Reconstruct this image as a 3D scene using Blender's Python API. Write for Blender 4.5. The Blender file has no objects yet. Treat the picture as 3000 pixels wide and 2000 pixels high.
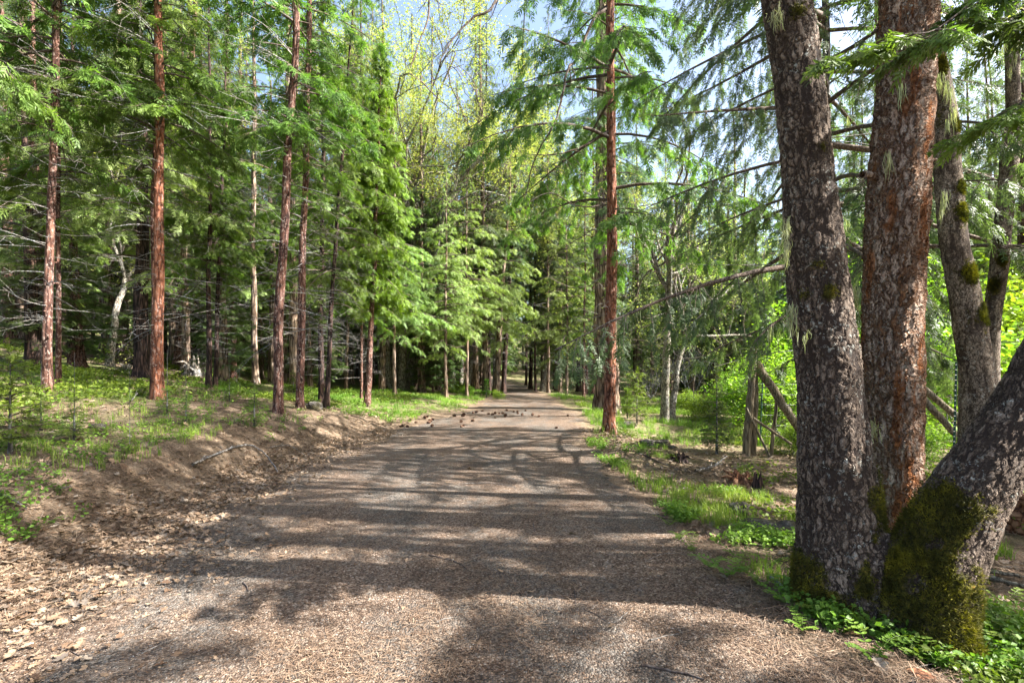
import bpy, math, random
import numpy as np
from mathutils import Vector, Matrix

C = bpy.context.scene.collection
S = bpy.context.scene
PI = math.pi

# ------------------------------------------------------------------ camera, sky, sun, exposure
F, HX, HY, EYE = 1500.0, 1500.0, 1085.0, 1.6        # focal length / optical centre in photo pixels
cam_d = bpy.data.cameras.new("camera"); cam = bpy.data.objects.new("camera", cam_d); C.objects.link(cam)
cam_d.sensor_width = 36.0; cam_d.lens = 18.0
cam_d.shift_y = (HY - 1000.0) / 3000.0
cam_d.clip_start = 0.05; cam_d.clip_end = 2000.0
cam.location = (0, 0, EYE); cam.rotation_euler = (PI / 2, 0, 0)
S.camera = cam

SUN_AZ = Vector((0.99, -0.12, 0)).normalized(); SUN_EL = math.radians(41)
SUN = Vector((SUN_AZ.x * math.cos(SUN_EL), SUN_AZ.y * math.cos(SUN_EL), math.sin(SUN_EL)))
w = bpy.data.worlds.new("World"); S.world = w; w.use_nodes = True
nt = w.node_tree; nt.nodes.clear()
sky = nt.nodes.new("ShaderNodeTexSky"); sky.sky_type = 'NISHITA'; sky.sun_disc = False
sky.sun_elevation = SUN_EL; sky.sun_rotation = math.atan2(SUN.x, SUN.y)
sky.air_density = 1.0; sky.dust_density = 4.0; sky.ozone_density = 1.0
bg = nt.nodes.new("ShaderNodeBackground"); bg.inputs[1].default_value = 0.092
wo = nt.nodes.new("ShaderNodeOutputWorld")
nt.links.new(sky.outputs[0], bg.inputs[0]); nt.links.new(bg.outputs[0], wo.inputs[0])
sd = bpy.data.lights.new("sun", 'SUN'); sd.energy = 5.0; sd.angle = math.radians(0.5); sd.color = (1.0, 0.96, 0.90)
so = bpy.data.objects.new("sun", sd); C.objects.link(so); so.rotation_euler = SUN.to_track_quat('Z', 'Y').to_euler()
so.location = SUN * 50
S.view_settings.view_transform = 'Standard'; S.view_settings.look = 'None'
S.view_settings.exposure = 2.38; S.view_settings.gamma = 1.0
S.cycles.max_bounces = 8; S.cycles.diffuse_bounces = 4; S.cycles.transmission_bounces = 4; S.cycles.glossy_bounces = 2
S.cycles.use_denoising = True
S.cycles.sample_clamp_indirect = 6.0
S.render.use_persistent_data = False

# ------------------------------------------------------------------ numpy helpers
def sm(a, b, x):
    t = np.clip((np.asarray(x, float) - a) / (b - a), 0, 1); return t * t * (3 - 2 * t)

def _hash(ix, iy, iz, seed):
    n = (ix * 374761393 + iy * 668265263 + iz * 2147483647 + seed * 974634777) & 0x7fffffff
    n = ((n ^ (n >> 13)) * 1274126177) & 0x7fffffff
    n = (n ^ (n >> 16))
    return (n & 0xffff) / 65535.0

def noise(p, seed=0):
    p = np.asarray(p, float); i = np.floor(p).astype(np.int64); f = p - i; f = f * f * (3 - 2 * f)
    r = 0
    for dx in (0, 1):
        wx = f[..., 0] if dx else 1 - f[..., 0]
        for dy in (0, 1):
            wy = f[..., 1] if dy else 1 - f[..., 1]
            for dz in (0, 1):
                wz = f[..., 2] if dz else 1 - f[..., 2]
                r = r + wx * wy * wz * _hash(i[..., 0] + dx, i[..., 1] + dy, i[..., 2] + dz, seed)
    return r * 2 - 1

def noise2(x, y, s, seed=0):
    x, y = np.broadcast_arrays(np.asarray(x, float), np.asarray(y, float))
    return noise(np.stack([x * s, y * s, np.zeros_like(x)], -1), seed)

def unit(v):
    return v / np.maximum(np.linalg.norm(v, axis=-1, keepdims=True), 1e-9)

# ------------------------------------------------------------------ terrain
_ys = np.array([-40, 0, 4, 6.4, 9.4, 13.7, 17.0, 21, 28, 40, 52, 64, 80, 200], float)
_le = np.array([-3.0, -3.0, -3.2, -3.7, -3.7, -3.2, -2.5, -1.4, -1.1, -0.9, -2.0, -5.5, -14, -90], float)
_re = np.array([2.1, 2.1, 1.75, 1.55, 1.4, 1.7, 2.1, 2.15, 2.0, 1.75, 1.1, -1.8, -9, -85], float)
def LE(y): return np.interp(y, _ys, _le)
def RE(y): return np.interp(y, _ys, _re)

def H(x, y):
    x, y = np.broadcast_arrays(np.asarray(x, float), np.asarray(y, float))
    s = LE(y) - x; r = x - RE(y)
    bank = 0.40 * sm(0.05, 1.35, s) * (1 - 0.85 * sm(12.5, 17.5, y)) * sm(-3, 4, y)
    slope = 0.13 - 0.085 * sm(17, 30, y) * sm(-17, -8, x)
    z = bank + slope * np.maximum(s - 0.3, 0)
    z = z - 0.035 * np.clip(r, 0, 30) - 0.10 * sm(0.8, 3.0, r) * sm(4, 8, y)
    z = z + 0.11 * np.maximum(y - 58, 0)
    off = sm(0.0, 0.8, np.maximum(s, r))
    z = z + off * (0.06 * noise2(x, y, 0.8, 3) + 0.10 * noise2(x, y, 0.28, 5) + 0.03 * noise2(x, y, 2.7, 4) + 0.016 * noise2(x, y, 6.5, 6))
    z = z + 0.012 * noise2(x, y, 0.9, 9) + 0.03 * noise2(x, y, 0.35, 11)
    return z

def hit(px, py):
    """where the sight line through a photo pixel meets the terrain"""
    t = np.concatenate([np.linspace(2, 40, 1900), np.linspace(40, 140, 1500)])
    X = (px - HX) / F * t; Z = EYE - (py - HY) / F * t
    d = Z - H(X, t)
    k = np.where(d <= 0)[0]
    i = k[0] if len(k) else -1
    return float(X[i]), float(t[i]), float(H(X[i], t[i]))

# ------------------------------------------------------------------ mesh helpers
class Buf:
    def __init__(s): s.v = []; s.q = []; s.t = []; s.mq = []; s.mt = []; s.n = 0
    def quads(s, V, Q, m=0):
        V = np.asarray(V, float).reshape(-1, 3); Q = np.asarray(Q, np.int64).reshape(-1, 4)
        s.v.append(V); s.q.append(Q + s.n); s.mq.append(np.full(len(Q), m)); s.n += len(V)
    def tris(s, V, T, m=0):
        V = np.asarray(V, float).reshape(-1, 3); T = np.asarray(T, np.int64).reshape(-1, 3)
        s.v.append(V); s.t.append(T + s.n); s.mt.append(np.full(len(T), m)); s.n += len(V)
    def mesh(s, name, mats, smooth=True):
        me = bpy.data.meshes.new(name)
        V = np.concatenate(s.v) if s.v else np.zeros((0, 3))
        Q = np.concatenate(s.q) if s.q else np.zeros((0, 4), np.int64)
        T = np.concatenate(s.t) if s.t else np.zeros((0, 3), np.int64)
        loops = np.concatenate([Q.ravel(), T.ravel()]).astype(np.int32)
        starts = np.concatenate([np.arange(len(Q)) * 4, len(Q) * 4 + np.arange(len(T)) * 3]).astype(np.int32)
        me.vertices.add(len(V)); me.vertices.foreach_set('co', V.astype(np.float32).ravel())
        me.loops.add(len(loops)); me.loops.foreach_set('vertex_index', loops)
        me.polygons.add(len(starts)); me.polygons.foreach_set('loop_start', starts)
        mi = np.concatenate(s.mq + s.mt).astype(np.int32) if (s.mq or s.mt) else np.zeros(0, np.int32)
        me.polygons.foreach_set('material_index', mi)
        me.polygons.foreach_set('use_smooth', np.full(len(starts), bool(smooth)))
        for m in (mats if isinstance(mats, (list, tuple)) else [mats]): me.materials.append(m)
        me.update(calc_edges=True); me.validate()
        return me

def tubes(P, R, n=5):
    """P (N,k,3) polylines, R (N,k) radii -> verts, quads"""
    P = np.asarray(P, float); R = np.asarray(R, float)
    if P.ndim == 2: P = P[None]; R = R[None]
    N, k, _ = P.shape
    T = np.empty_like(P); T[:, 1:-1] = P[:, 2:] - P[:, :-2]; T[:, 0] = P[:, 1] - P[:, 0]; T[:, -1] = P[:, -1] - P[:, -2]
    T = unit(T); m = np.abs(unit(P[:, -1] - P[:, 0])[:, 2]) > 0.8
    ref = np.where(m[:, None], np.array([1.0, 0.03, 0.0]), np.array([0.0, 0.02, 1.0]))[:, None, :]
    A = unit(np.cross(T, ref)); B = np.cross(T, A)
    a = np.arange(n) / n * 2 * PI
    V = P[:, :, None, :] + R[:, :, None, None] * (A[:, :, None, :] * np.cos(a)[None, None, :, None] + B[:, :, None, :] * np.sin(a)[None, None, :, None])
    idx = np.arange(N * k * n).reshape(N, k, n)
    a0 = idx[:, :-1, :]; a1 = np.roll(a0, -1, 2); b0 = idx[:, 1:, :]; b1 = np.roll(b0, -1, 2)
    return V.reshape(-1, 3), np.stack([a0, b0, b1, a1], -1).reshape(-1, 4)

def ob(name, me, parent=None, loc=None, rot=None, scale=None):
    o = bpy.data.objects.new(name, me); C.objects.link(o)
    if parent is not None: o.parent = parent
    if loc is not None: o.location = loc
    if rot is not None: o.rotation_euler = rot
    if scale is not None: o.scale = (scale,) * 3 if np.isscalar(scale) else scale
    return o

def tag(o, label=None, cat=None, group=None, kind=None):
    if label: o['label'] = label
    if cat: o['category'] = cat
    if group: o['group'] = group
    if kind: o['kind'] = kind
    return o

def root(name, loc, label, cat, group=None, rot=(0, 0, 0)):
    o = ob(name, None, loc=loc, rot=rot); o.empty_display_size = 0.2
    return tag(o, label, cat, group)

# ------------------------------------------------------------------ materials
class N:
    def __init__(s, name):
        s.m = bpy.data.materials.new(name); s.m.use_nodes = True; s.t = s.m.node_tree; s.t.nodes.clear()
        s.out = s.t.nodes.new('ShaderNodeOutputMaterial')
    def n(s, kind, **kw):
        x = s.t.nodes.new('ShaderNode' + kind)
        for k, v in kw.items():
            if k in x.inputs.keys() if not k.startswith('_') else False: s.set(x, k, v)
            else: setattr(x, k.lstrip('_'), v)
        return x
    def l(s, a, b): s.t.links.new(a, b)
    def val(s, inp, v):
        if hasattr(v, 'links') or isinstance(v, bpy.types.NodeSocket): s.l(v, inp)
        else: inp.default_value = v
    def math(s, op, a, b=None, c=None, clamp=False):
        x = s.t.nodes.new('ShaderNodeMath'); x.operation = op; x.use_clamp = clamp
        for i, v in enumerate((a, b, c)):
            if v is not None: s.val(x.inputs[i], v)
        return x.outputs[0]
    def coord(s, which='Object', scale=(1, 1, 1), loc=(0, 0, 0)):
        t = s.t.nodes.new('ShaderNodeTexCoord'); mp = s.t.nodes.new('ShaderNodeMapping')
        mp.inputs['Scale'].default_value = scale; mp.inputs['Location'].default_value = loc
        s.l(t.outputs[which], mp.inputs[0]); return mp.outputs[0]
    def mapv(s, vec, scale):
        mp = s.t.nodes.new('ShaderNodeMapping'); mp.inputs['Scale'].default_value = scale; s.l(vec, mp.inputs[0]); return mp.outputs[0]
    def noise(s, vec, scale, detail=4, rough=0.55, dist=0.0):
        x = s.t.nodes.new('ShaderNodeTexNoise'); s.l(vec, x.inputs['Vector'])
        x.inputs['Scale'].default_value = scale; x.inputs['Detail'].default_value = detail
        x.inputs['Roughness'].default_value = rough; x.inputs['Distortion'].default_value = dist
        return x.outputs[0]
    def voro(s, vec, scale, feature='F1', out='Distance', rnd=1.0):
        x = s.t.nodes.new('ShaderNodeTexVoronoi'); x.feature = feature; s.l(vec, x.inputs['Vector'])
        x.inputs['Scale'].default_value = scale; x.inputs['Randomness'].default_value = rnd
        return x.outputs[out]
    def ramp(s, f, stops, interp='LINEAR'):
        x = s.t.nodes.new('ShaderNodeValToRGB'); x.color_ramp.interpolation = interp
        e = x.color_ramp.elements
        while len(e) < len(stops): e.new(0.5)
        for i, (p, c) in enumerate(stops):
            e[i].position = p; e[i].color = (c, c, c, 1) if np.isscalar(c) else (*c, 1)
        s.val(x.inputs[0], f); return x.outputs[0]
    def mix(s, f, a, b, blend='MIX'):
        x = s.t.nodes.new('ShaderNodeMix'); x.data_type = 'RGBA'; x.blend_type = blend
        s.val(x.inputs[0], f)
        for i, v in ((6, a), (7, b)):
            if isinstance(v, bpy.types.NodeSocket): s.l(v, x.inputs[i])
            else: x.inputs[i].default_value = (*v, 1) if len(v) == 3 else v
        return x.outputs[2]
    def hsv(s, col, h=0.5, sat=1.0, v=1.0):
        x = s.t.nodes.new('ShaderNodeHueSaturation')
        s.val(x.inputs['Hue'], h); s.val(x.inputs['Saturation'], sat); s.val(x.inputs['Value'], v)
        s.l(col, x.inputs['Color']); return x.outputs[0]
    def attr(s, name):
        x = s.t.nodes.new('ShaderNodeAttribute'); x.attribute_name = name; return x
    def bump(s, h, dist, strength=1.0):
        x = s.t.nodes.new('ShaderNodeBump'); x.inputs['Strength'].default_value = strength
        x.inputs['Distance'].default_value = dist; s.l(h, x.inputs['Height']); return x.outputs[0]
    def surf(s, col, rough=0.8, normal=None, spec=0.3):
        p = s.t.nodes.new('ShaderNodeBsdfPrincipled')
        if isinstance(col, bpy.types.NodeSocket): s.l(col, p.inputs['Base Color'])
        else: p.inputs['Base Color'].default_value = (*col, 1)
        s.val(p.inputs['Roughness'], rough); p.inputs['Specular IOR Level'].default_value = spec
        if normal is not None: s.l(normal, p.inputs['Normal'])
        s.l(p.outputs[0], s.out.inputs[0]); return p
    def leafsurf(s, col, trans=0.35, rough=0.45, spec=0.35):
        p = s.surf(col, rough, spec=spec)
        t = s.t.nodes.new('ShaderNodeBsdfTranslucent'); s.l(s.mix(1.0, col, (1.15, 1.25, 0.55), 'MULTIPLY'), t.inputs[0])
        m = s.t.nodes.new('ShaderNodeMixShader'); m.inputs[0].default_value = trans
        s.l(p.outputs[0], m.inputs[1]); s.l(t.outputs[0], m.inputs[2]); s.l(m.outputs[0], s.out.inputs[0])

def leaf_mat(name, c1, c2, c3, trans=0.35, objvar=0.25, clump=1.3, fine=7.0, rough=0.5, spec=0.3):
    b = N(name); v = b.coord('Object')
    n1 = b.noise(v, clump, 3, 0.6); n2 = b.noise(v, fine, 2, 0.6)
    f = b.math('ADD', b.math('MULTIPLY', n1, 0.6), b.math('MULTIPLY', n2, 0.4))
    col = b.ramp(f, [(0.36, c1), (0.5, c2), (0.64, c3)])
    oi = b.t.nodes.new('ShaderNodeObjectInfo')
    r = oi.outputs['Random']
    col = b.hsv(col, b.math('ADD', 0.5, b.math('MULTIPLY', b.math('SUBTRACT', r, 0.5), 0.04)), 1.0,
                b.math('ADD', 1 - objvar / 2, b.math('MULTIPLY', r, objvar)))
    b.leafsurf(col, trans, rough, spec)
    return b.m

def bark_mat(name, ca, cb, cd, lichen=None, sc=9.0, stretch=0.22, bump=0.03, rough=0.9, objvar=0.3, flaky=0.0):
    b = N(name); v = b.coord('Object', (1, 1, stretch))
    n1 = b.noise(v, sc, 6, 0.7, 0.4); n2 = b.noise(b.coord('Object'), 2.3, 4, 0.6)
    vv = b.voro(v, sc * 1.2, 'DISTANCE_TO_EDGE')
    h = b.math('ADD', b.math('MULTIPLY', n1, 0.8), b.math('MULTIPLY', b.math('MINIMUM', vv, 0.25), 1.2))
    col = b.ramp(h, [(0.36, cd), (0.52, ca), (0.72, cb)])
    col = b.mix(b.ramp(n2, [(0.42, 0.0), (0.62, 1.0)]), col, b.mix(1.0, col, (0.75, 0.85, 1.0), 'MULTIPLY'))
    if flaky:
        fl = b.noise(b.coord('Object', (1, 1, 0.55)), 26, 3, 0.6)
        col = b.mix(b.ramp(fl, [(0.56, 0.0), (0.62, flaky)]), col, (0.42, 0.33, 0.28))
        h = b.math('ADD', h, b.math('MULTIPLY', fl, 0.6))
    if lichen is not None:
        ln = b.noise(b.coord('Object'), 11, 5, 0.75)
        col = b.mix(b.ramp(ln, [(0.52, 0.0), (0.6, 0.85)]), col, lichen)
    oi = b.t.nodes.new('ShaderNodeObjectInfo')
    col = b.hsv(col, 0.5, 1.0, b.math('ADD', 1 - objvar / 2, b.math('MULTIPLY', oi.outputs['Random'], objvar)))
    b.surf(col, rough, b.bump(h, bump), 0.15)
    return b.m

M = {}
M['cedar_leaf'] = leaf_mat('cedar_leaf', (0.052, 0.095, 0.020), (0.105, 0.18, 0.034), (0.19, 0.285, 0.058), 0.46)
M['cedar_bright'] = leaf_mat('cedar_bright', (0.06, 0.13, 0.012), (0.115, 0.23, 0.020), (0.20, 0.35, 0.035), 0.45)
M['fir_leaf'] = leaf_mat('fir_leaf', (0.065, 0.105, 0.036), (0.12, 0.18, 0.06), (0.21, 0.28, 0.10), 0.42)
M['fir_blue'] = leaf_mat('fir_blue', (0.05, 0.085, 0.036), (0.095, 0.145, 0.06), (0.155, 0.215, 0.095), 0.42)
M['fir_lit'] = leaf_mat('fir_lit', (0.15, 0.21, 0.065), (0.24, 0.33, 0.11), (0.36, 0.46, 0.17), 0.45)  # paler copy of the fir green, sunlight put into the leaf colour
M['oak_leaf'] = leaf_mat('oak_leaf', (0.19, 0.26, 0.07), (0.31, 0.36, 0.11), (0.46, 0.46, 0.17), 0.5)
M['shrub_leaf'] = leaf_mat('shrub_leaf', (0.09, 0.17, 0.02), (0.19, 0.32, 0.03), (0.33, 0.45, 0.05), 0.45)
M['herb'] = leaf_mat('herb', (0.07, 0.12, 0.015), (0.14, 0.22, 0.028), (0.25, 0.34, 0.05), 0.38, clump=0.5)
M['grass'] = leaf_mat('grass', (0.08, 0.16, 0.02), (0.16, 0.27, 0.035), (0.30, 0.36, 0.07), 0.38, clump=0.5)
M['lichen'] = leaf_mat('lichen', (0.20, 0.23, 0.13), (0.31, 0.34, 0.20), (0.42, 0.44, 0.28), 0.3, rough=0.9)
M['moss'] = leaf_mat('moss', (0.022, 0.024, 0.005), (0.075, 0.072, 0.009), (0.22, 0.19, 0.016), 0.25, clump=4, fine=20, rough=0.9)
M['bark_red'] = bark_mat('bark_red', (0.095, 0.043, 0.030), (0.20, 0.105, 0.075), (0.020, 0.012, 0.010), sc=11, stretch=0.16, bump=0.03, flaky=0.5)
M['bark_redlit'] = bark_mat('bark_redlit', (0.19, 0.068, 0.036), (0.33, 0.14, 0.08), (0.05, 0.02, 0.014), sc=10, stretch=0.22, bump=0.03, flaky=0.45)  # brighter copy of the red bark, sunlit look put into its colours
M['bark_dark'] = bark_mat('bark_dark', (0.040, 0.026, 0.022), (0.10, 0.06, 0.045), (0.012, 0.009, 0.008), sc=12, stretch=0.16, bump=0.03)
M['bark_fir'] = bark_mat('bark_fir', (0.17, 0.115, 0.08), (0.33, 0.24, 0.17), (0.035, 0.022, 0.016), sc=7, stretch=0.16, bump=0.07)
M['bark_oak'] = bark_mat('bark_oak', (0.16, 0.13, 0.10), (0.34, 0.30, 0.24), (0.035, 0.028, 0.022), lichen=(0.33, 0.33, 0.27), sc=12, stretch=0.3, bump=0.03)
M['bark_grey'] = bark_mat('bark_grey', (0.11, 0.10, 0.09), (0.26, 0.25, 0.23), (0.03, 0.027, 0.024), lichen=(0.40, 0.40, 0.36), sc=9, stretch=0.3, bump=0.02)
M['twig'] = bark_mat('twig', (0.10, 0.072, 0.055), (0.18, 0.14, 0.11), (0.05, 0.035, 0.028), sc=20, stretch=0.6, bump=0.005)
M['dead'] = bark_mat('dead', (0.17, 0.15, 0.13), (0.32, 0.30, 0.27), (0.08, 0.07, 0.06), sc=16, stretch=0.8, bump=0.005)
M['wood_post'] = bark_mat('wood_post', (0.17, 0.135, 0.085), (0.30, 0.25, 0.17), (0.055, 0.042, 0.028), sc=26, stretch=0.06, bump=0.008)
M['stump'] = bark_mat('stump', (0.26, 0.22, 0.17), (0.45, 0.40, 0.34), (0.04, 0.03, 0.022), sc=14, stretch=0.12, bump=0.02)
M['log_red'] = bark_mat('log_red', (0.23, 0.10, 0.05), (0.36, 0.20, 0.11), (0.05, 0.025, 0.015), sc=10, stretch=1, bump=0.03)

def rock_mat():
    b = N('rock'); v = b.coord('Object'); n = b.noise(v, 9, 8, 0.7); n2 = b.noise(v, 3.5, 4, 0.6)
    col = b.ramp(n, [(0.38, (0.03, 0.026, 0.022)), (0.54, (0.11, 0.098, 0.085)), (0.68, (0.27, 0.25, 0.215))])
    col = b.mix(b.ramp(n2, [(0.46, 0.0), (0.58, 0.8)]), col, (0.075, 0.065, 0.022))
    b.surf(col, 0.9, b.bump(n, 0.12)); return b.m
M['rock'] = rock_mat()

def metal_mat():
    b = N('green_paint'); v = b.coord('Object'); n = b.noise(v, 14, 4)
    b.surf(b.ramp(n, [(0.4, (0.012, 0.06, 0.035)), (0.62, (0.02, 0.085, 0.05)), (0.72, (0.10, 0.06, 0.04))]), 0.5, spec=0.4); return b.m
M['green_metal'] = metal_mat()
b_ = N('wire'); b_.surf((0.25, 0.25, 0.24), 0.4).inputs['Metallic'].default_value = 0.8; M['wire'] = b_.m
b_ = N('white_paint'); b_.surf((0.7, 0.7, 0.68), 0.6); M['white'] = b_.m

def ground_mat():
    b = N('forest_floor'); v = b.coord('Object')
    big = b.noise(v, 0.55, 4, 0.6); mid = b.noise(v, 3.0, 6, 0.7); fine = b.noise(v, 42, 5, 0.75)
    st = b.noise(b.coord('Object', (1, 0.35, 1)), 60, 3, 0.7, 1.5)
    col = b.ramp(b.math('ADD', b.math('MULTIPLY', mid, 0.5), b.math('MULTIPLY', fine, 0.5)),
                 [(0.36, (0.035, 0.025, 0.017)), (0.47, (0.115, 0.083, 0.057)), (0.56, (0.225, 0.17, 0.12)), (0.68, (0.38, 0.31, 0.23))])
    col = b.mix(b.ramp(st, [(0.56, 0.0), (0.66, 0.6)]), col, (0.36, 0.21, 0.11))
    g = b.attr('green').outputs['Fac']
    gm = b.math('MULTIPLY', g, b.ramp(b.noise(v, 2.2, 6, 0.7), [(0.40, 0.0), (0.56, 1.0)]))
    gcol = b.ramp(fine, [(0.38, (0.03, 0.055, 0.012)), (0.5, (0.09, 0.15, 0.025)), (0.64, (0.17, 0.23, 0.045))])
    col = b.mix(gm, col, gcol)
    h = b.math('ADD', b.math('MULTIPLY', fine, 0.35), b.math('MULTIPLY', mid, 1.0))
    b.surf(col, 0.95, b.bump(h, 0.08), 0.1); return b.m
M['ground'] = ground_mat()

def path_mat():
    b = N('gravel_path'); v = b.coord('Object')
    patch = b.noise(b.coord('Object', (1, 0.45, 1)), 0.9, 6, 0.65); mid = b.noise(v, 7, 5, 0.7)
    ch = b.voro(v, 75, 'F1', 'Color'); sep = b.t.nodes.new('ShaderNodeSeparateColor'); b.l(ch, sep.inputs[0])
    chip = b.ramp(sep.outputs[0], [(0.0, (0.05, 0.034, 0.025)), (0.35, (0.115, 0.079, 0.056)), (0.65, (0.205, 0.145, 0.104)), (0.9, (0.32, 0.24, 0.18)), (1.0, (0.44, 0.37, 0.30))])
    grey = b.ramp(sep.outputs[1], [(0.0, (0.04, 0.037, 0.034)), (0.5, (0.105, 0.095, 0.083)), (1.0, (0.30, 0.275, 0.24))])
    f = b.ramp(b.math('ADD', b.math('MULTIPLY', patch, 0.65), b.math('MULTIPLY', mid, 0.35)), [(0.46, 0.0), (0.56, 0.9)])
    col = b.mix(f, chip, grey)
    needles = b.noise(b.coord('Object', (1, 0.18, 1)), 95, 3, 0.7, 2.5)
    needles2 = b.noise(b.coord('Object', (0.18, 1, 1)), 95, 3, 0.7, 2.5)
    nm = b.ramp(b.math('MAXIMUM', needles, needles2), [(0.60, 0.0), (0.68, 0.7)])
    col = b.mix(nm, col, (0.34, 0.20, 0.115))
    dark_patch = b.noise(b.coord('Object', (1, 0.4, 1), (3, 7, 0)), 1.4, 6, 0.7)  # uneven darker patches, stretched along the track
    col = b.mix(b.ramp(dark_patch, [(0.40, 0.55), (0.56, 0.0)]), col, b.mix(1.0, col, (0.5, 0.47, 0.45), 'MULTIPLY'))
    d = b.voro(v, 75, 'F1')
    h = b.math('ADD', b.math('SUBTRACT', 0.6, d), b.math('MULTIPLY', mid, 1.6))
    h = b.math('ADD', h, b.math('MULTIPLY', b.noise(v, 190, 3, 0.6), 0.6))
    b.surf(col, 0.92, b.bump(h, 0.02), 0.15); return b.m
M['path'] = path_mat()

def litter_mat(name, cols, trans=0.12):
    b = N(name); a = b.attr('tone').outputs['Fac']
    n = b.noise(b.coord('Object'), 30, 3, 0.6)
    k = len(cols) - 1
    col = b.ramp(a, [(i / k, c) for i, c in enumerate(cols)])
    col = b.mix(b.ramp(n, [(0.35, 0.45), (0.6, 0.0)]), col, b.mix(1.0, col, (0.55, 0.5, 0.45), 'MULTIPLY'))
    b.leafsurf(col, trans, 0.75, 0.15); return b.m
M['litter'] = litter_mat('litter', [(0.085, 0.05, 0.032), (0.17, 0.11, 0.07), (0.25, 0.175, 0.115), (0.33, 0.24, 0.165), (0.15, 0.125, 0.105), (0.38, 0.315, 0.245)])
M['duff'] = litter_mat('duff', [(0.05, 0.034, 0.025), (0.11, 0.07, 0.047), (0.18, 0.118, 0.078), (0.27, 0.18, 0.12), (0.36, 0.27, 0.19), (0.10, 0.09, 0.08)], 0.05)
M['stones'] = litter_mat('stones', [(0.10, 0.095, 0.09), (0.2, 0.19, 0.175), (0.32, 0.30, 0.28), (0.6, 0.58, 0.55)], 0.0)
M['cone'] = litter_mat('cone', [(0.06, 0.034, 0.022), (0.12, 0.065, 0.042), (0.21, 0.125, 0.08)], 0.0)

# ------------------------------------------------------------------ ground and path
def axis(lo, hi, n, k):
    """coordinates dense about zero"""
    a = np.arcsinh(lo * k); c = np.arcsinh(hi * k)
    return np.sinh(np.linspace(a, c, n)) / k

def grid_mesh(name, X, Y, Z, mat, attrs={}):
    ny, nx = X.shape
    idx = np.arange(nx * ny).reshape(ny, nx)
    Q = np.stack([idx[:-1, :-1], idx[:-1, 1:], idx[1:, 1:], idx[1:, :-1]], -1).reshape(-1, 4)
    bf = Buf(); bf.quads(np.stack([X, Y, Z], -1).reshape(-1, 3), Q)
    me = bf.mesh(name, mat)
    for k, a in attrs.items():
        at = me.attributes.new(k, 'FLOAT', 'POINT'); at.data.foreach_set('value', a.astype(np.float32).ravel())
    return me

gx = axis(-300, 300, 620, 0.35); gy = axis(-40, 500, 620, 0.14)
GX, GY = np.meshgrid(gx, gy)
s_, r_ = LE(GY) - GX, GX - RE(GY)
inside = sm(0.0, 0.5, -np.maximum(s_, r_) - 0.1)
GZ = H(GX, GY) - 0.06 * inside
def green_at(x, y):
    s = LE(y) - x; r = x - RE(y)
    g = sm(1.2, 2.6, s) * (0.55 + 0.45 * sm(4, 8, y)) + sm(0.2, 0.7, r) * (0.3 + 0.5 * sm(10, 14, y))
    g = np.maximum(g * 0.8, sm(0.3, 1.5, s) * sm(14, 18, y) * 0.8)
    g = g * sm(-0.35, 0.25, noise2(x, y, 0.45, 21) + 0.35)
    return np.clip(g, 0, 1)
gme = grid_mesh('ground', GX, GY, GZ, M['ground'], {'green': green_at(GX, GY)})
tag(ob('ground', gme), kind='structure', label='forest floor of brown needles with green patches')

py_ = np.concatenate([np.arange(-12, 22, 0.08), np.arange(22, 85, 0.3)])
u_ = np.linspace(0, 1, 90)
PY, PU = np.meshgrid(py_, u_, indexing='ij')
PX = (LE(PY) - 0.5) * (1 - PU) + (RE(PY) + 0.5) * PU
edge = np.maximum(LE(PY) - PX, PX - RE(PY)) + 0.30 * noise2(PX, PY, 0.9, 31) + 0.16 * noise2(PX, PY, 4.0, 32)
PZ = H(PX, PY) + 0.012 - 0.10 * sm(-0.1, 0.45, edge)
pme = grid_mesh('path', PX, PY, PZ, M['path'])
tag(ob('path', pme), kind='structure', label='brown gravel track covered with needles running into the wood')

# ------------------------------------------------------------------ foliage
def blade_template(axis_n, angle, lens, wid, main_w):
    """list of diamond quads (4,2) in the plane: x along the spray, y across"""
    out = []
    def diamond(p, a, L, W):
        d = np.array([math.cos(a), math.sin(a)]); n = np.array([-d[1], d[0]])
        out.append(np.array([p, p + d * L * 0.45 + n * W / 2, p + d * L, p + d * L * 0.45 - n * W / 2]))
    diamond(np.array([0.0, 0.0]), 0, 1.0, main_w)
    for i in range(axis_n):
        x = 0.08 + 0.75 * i / max(axis_n - 1, 1)
        for sgn in (-1, 1):
            diamond(np.array([x, 0.0]), sgn * angle * (1 - 0.15 * i / axis_n), lens * (1.05 - 0.65 * i / axis_n), wid)
    return np.array(out)
TPL = {'cedar': blade_template(4, math.radians(36), 0.55, 0.11, 0.07),
       'fir': blade_template(5, math.radians(48), 0.36, 0.085, 0.07),
       'far': blade_template(2, math.radians(42), 0.62, 0.15, 0.15),
       'pine': blade_template(5, math.radians(28), 0.85, 0.028, 0.03)}

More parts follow.
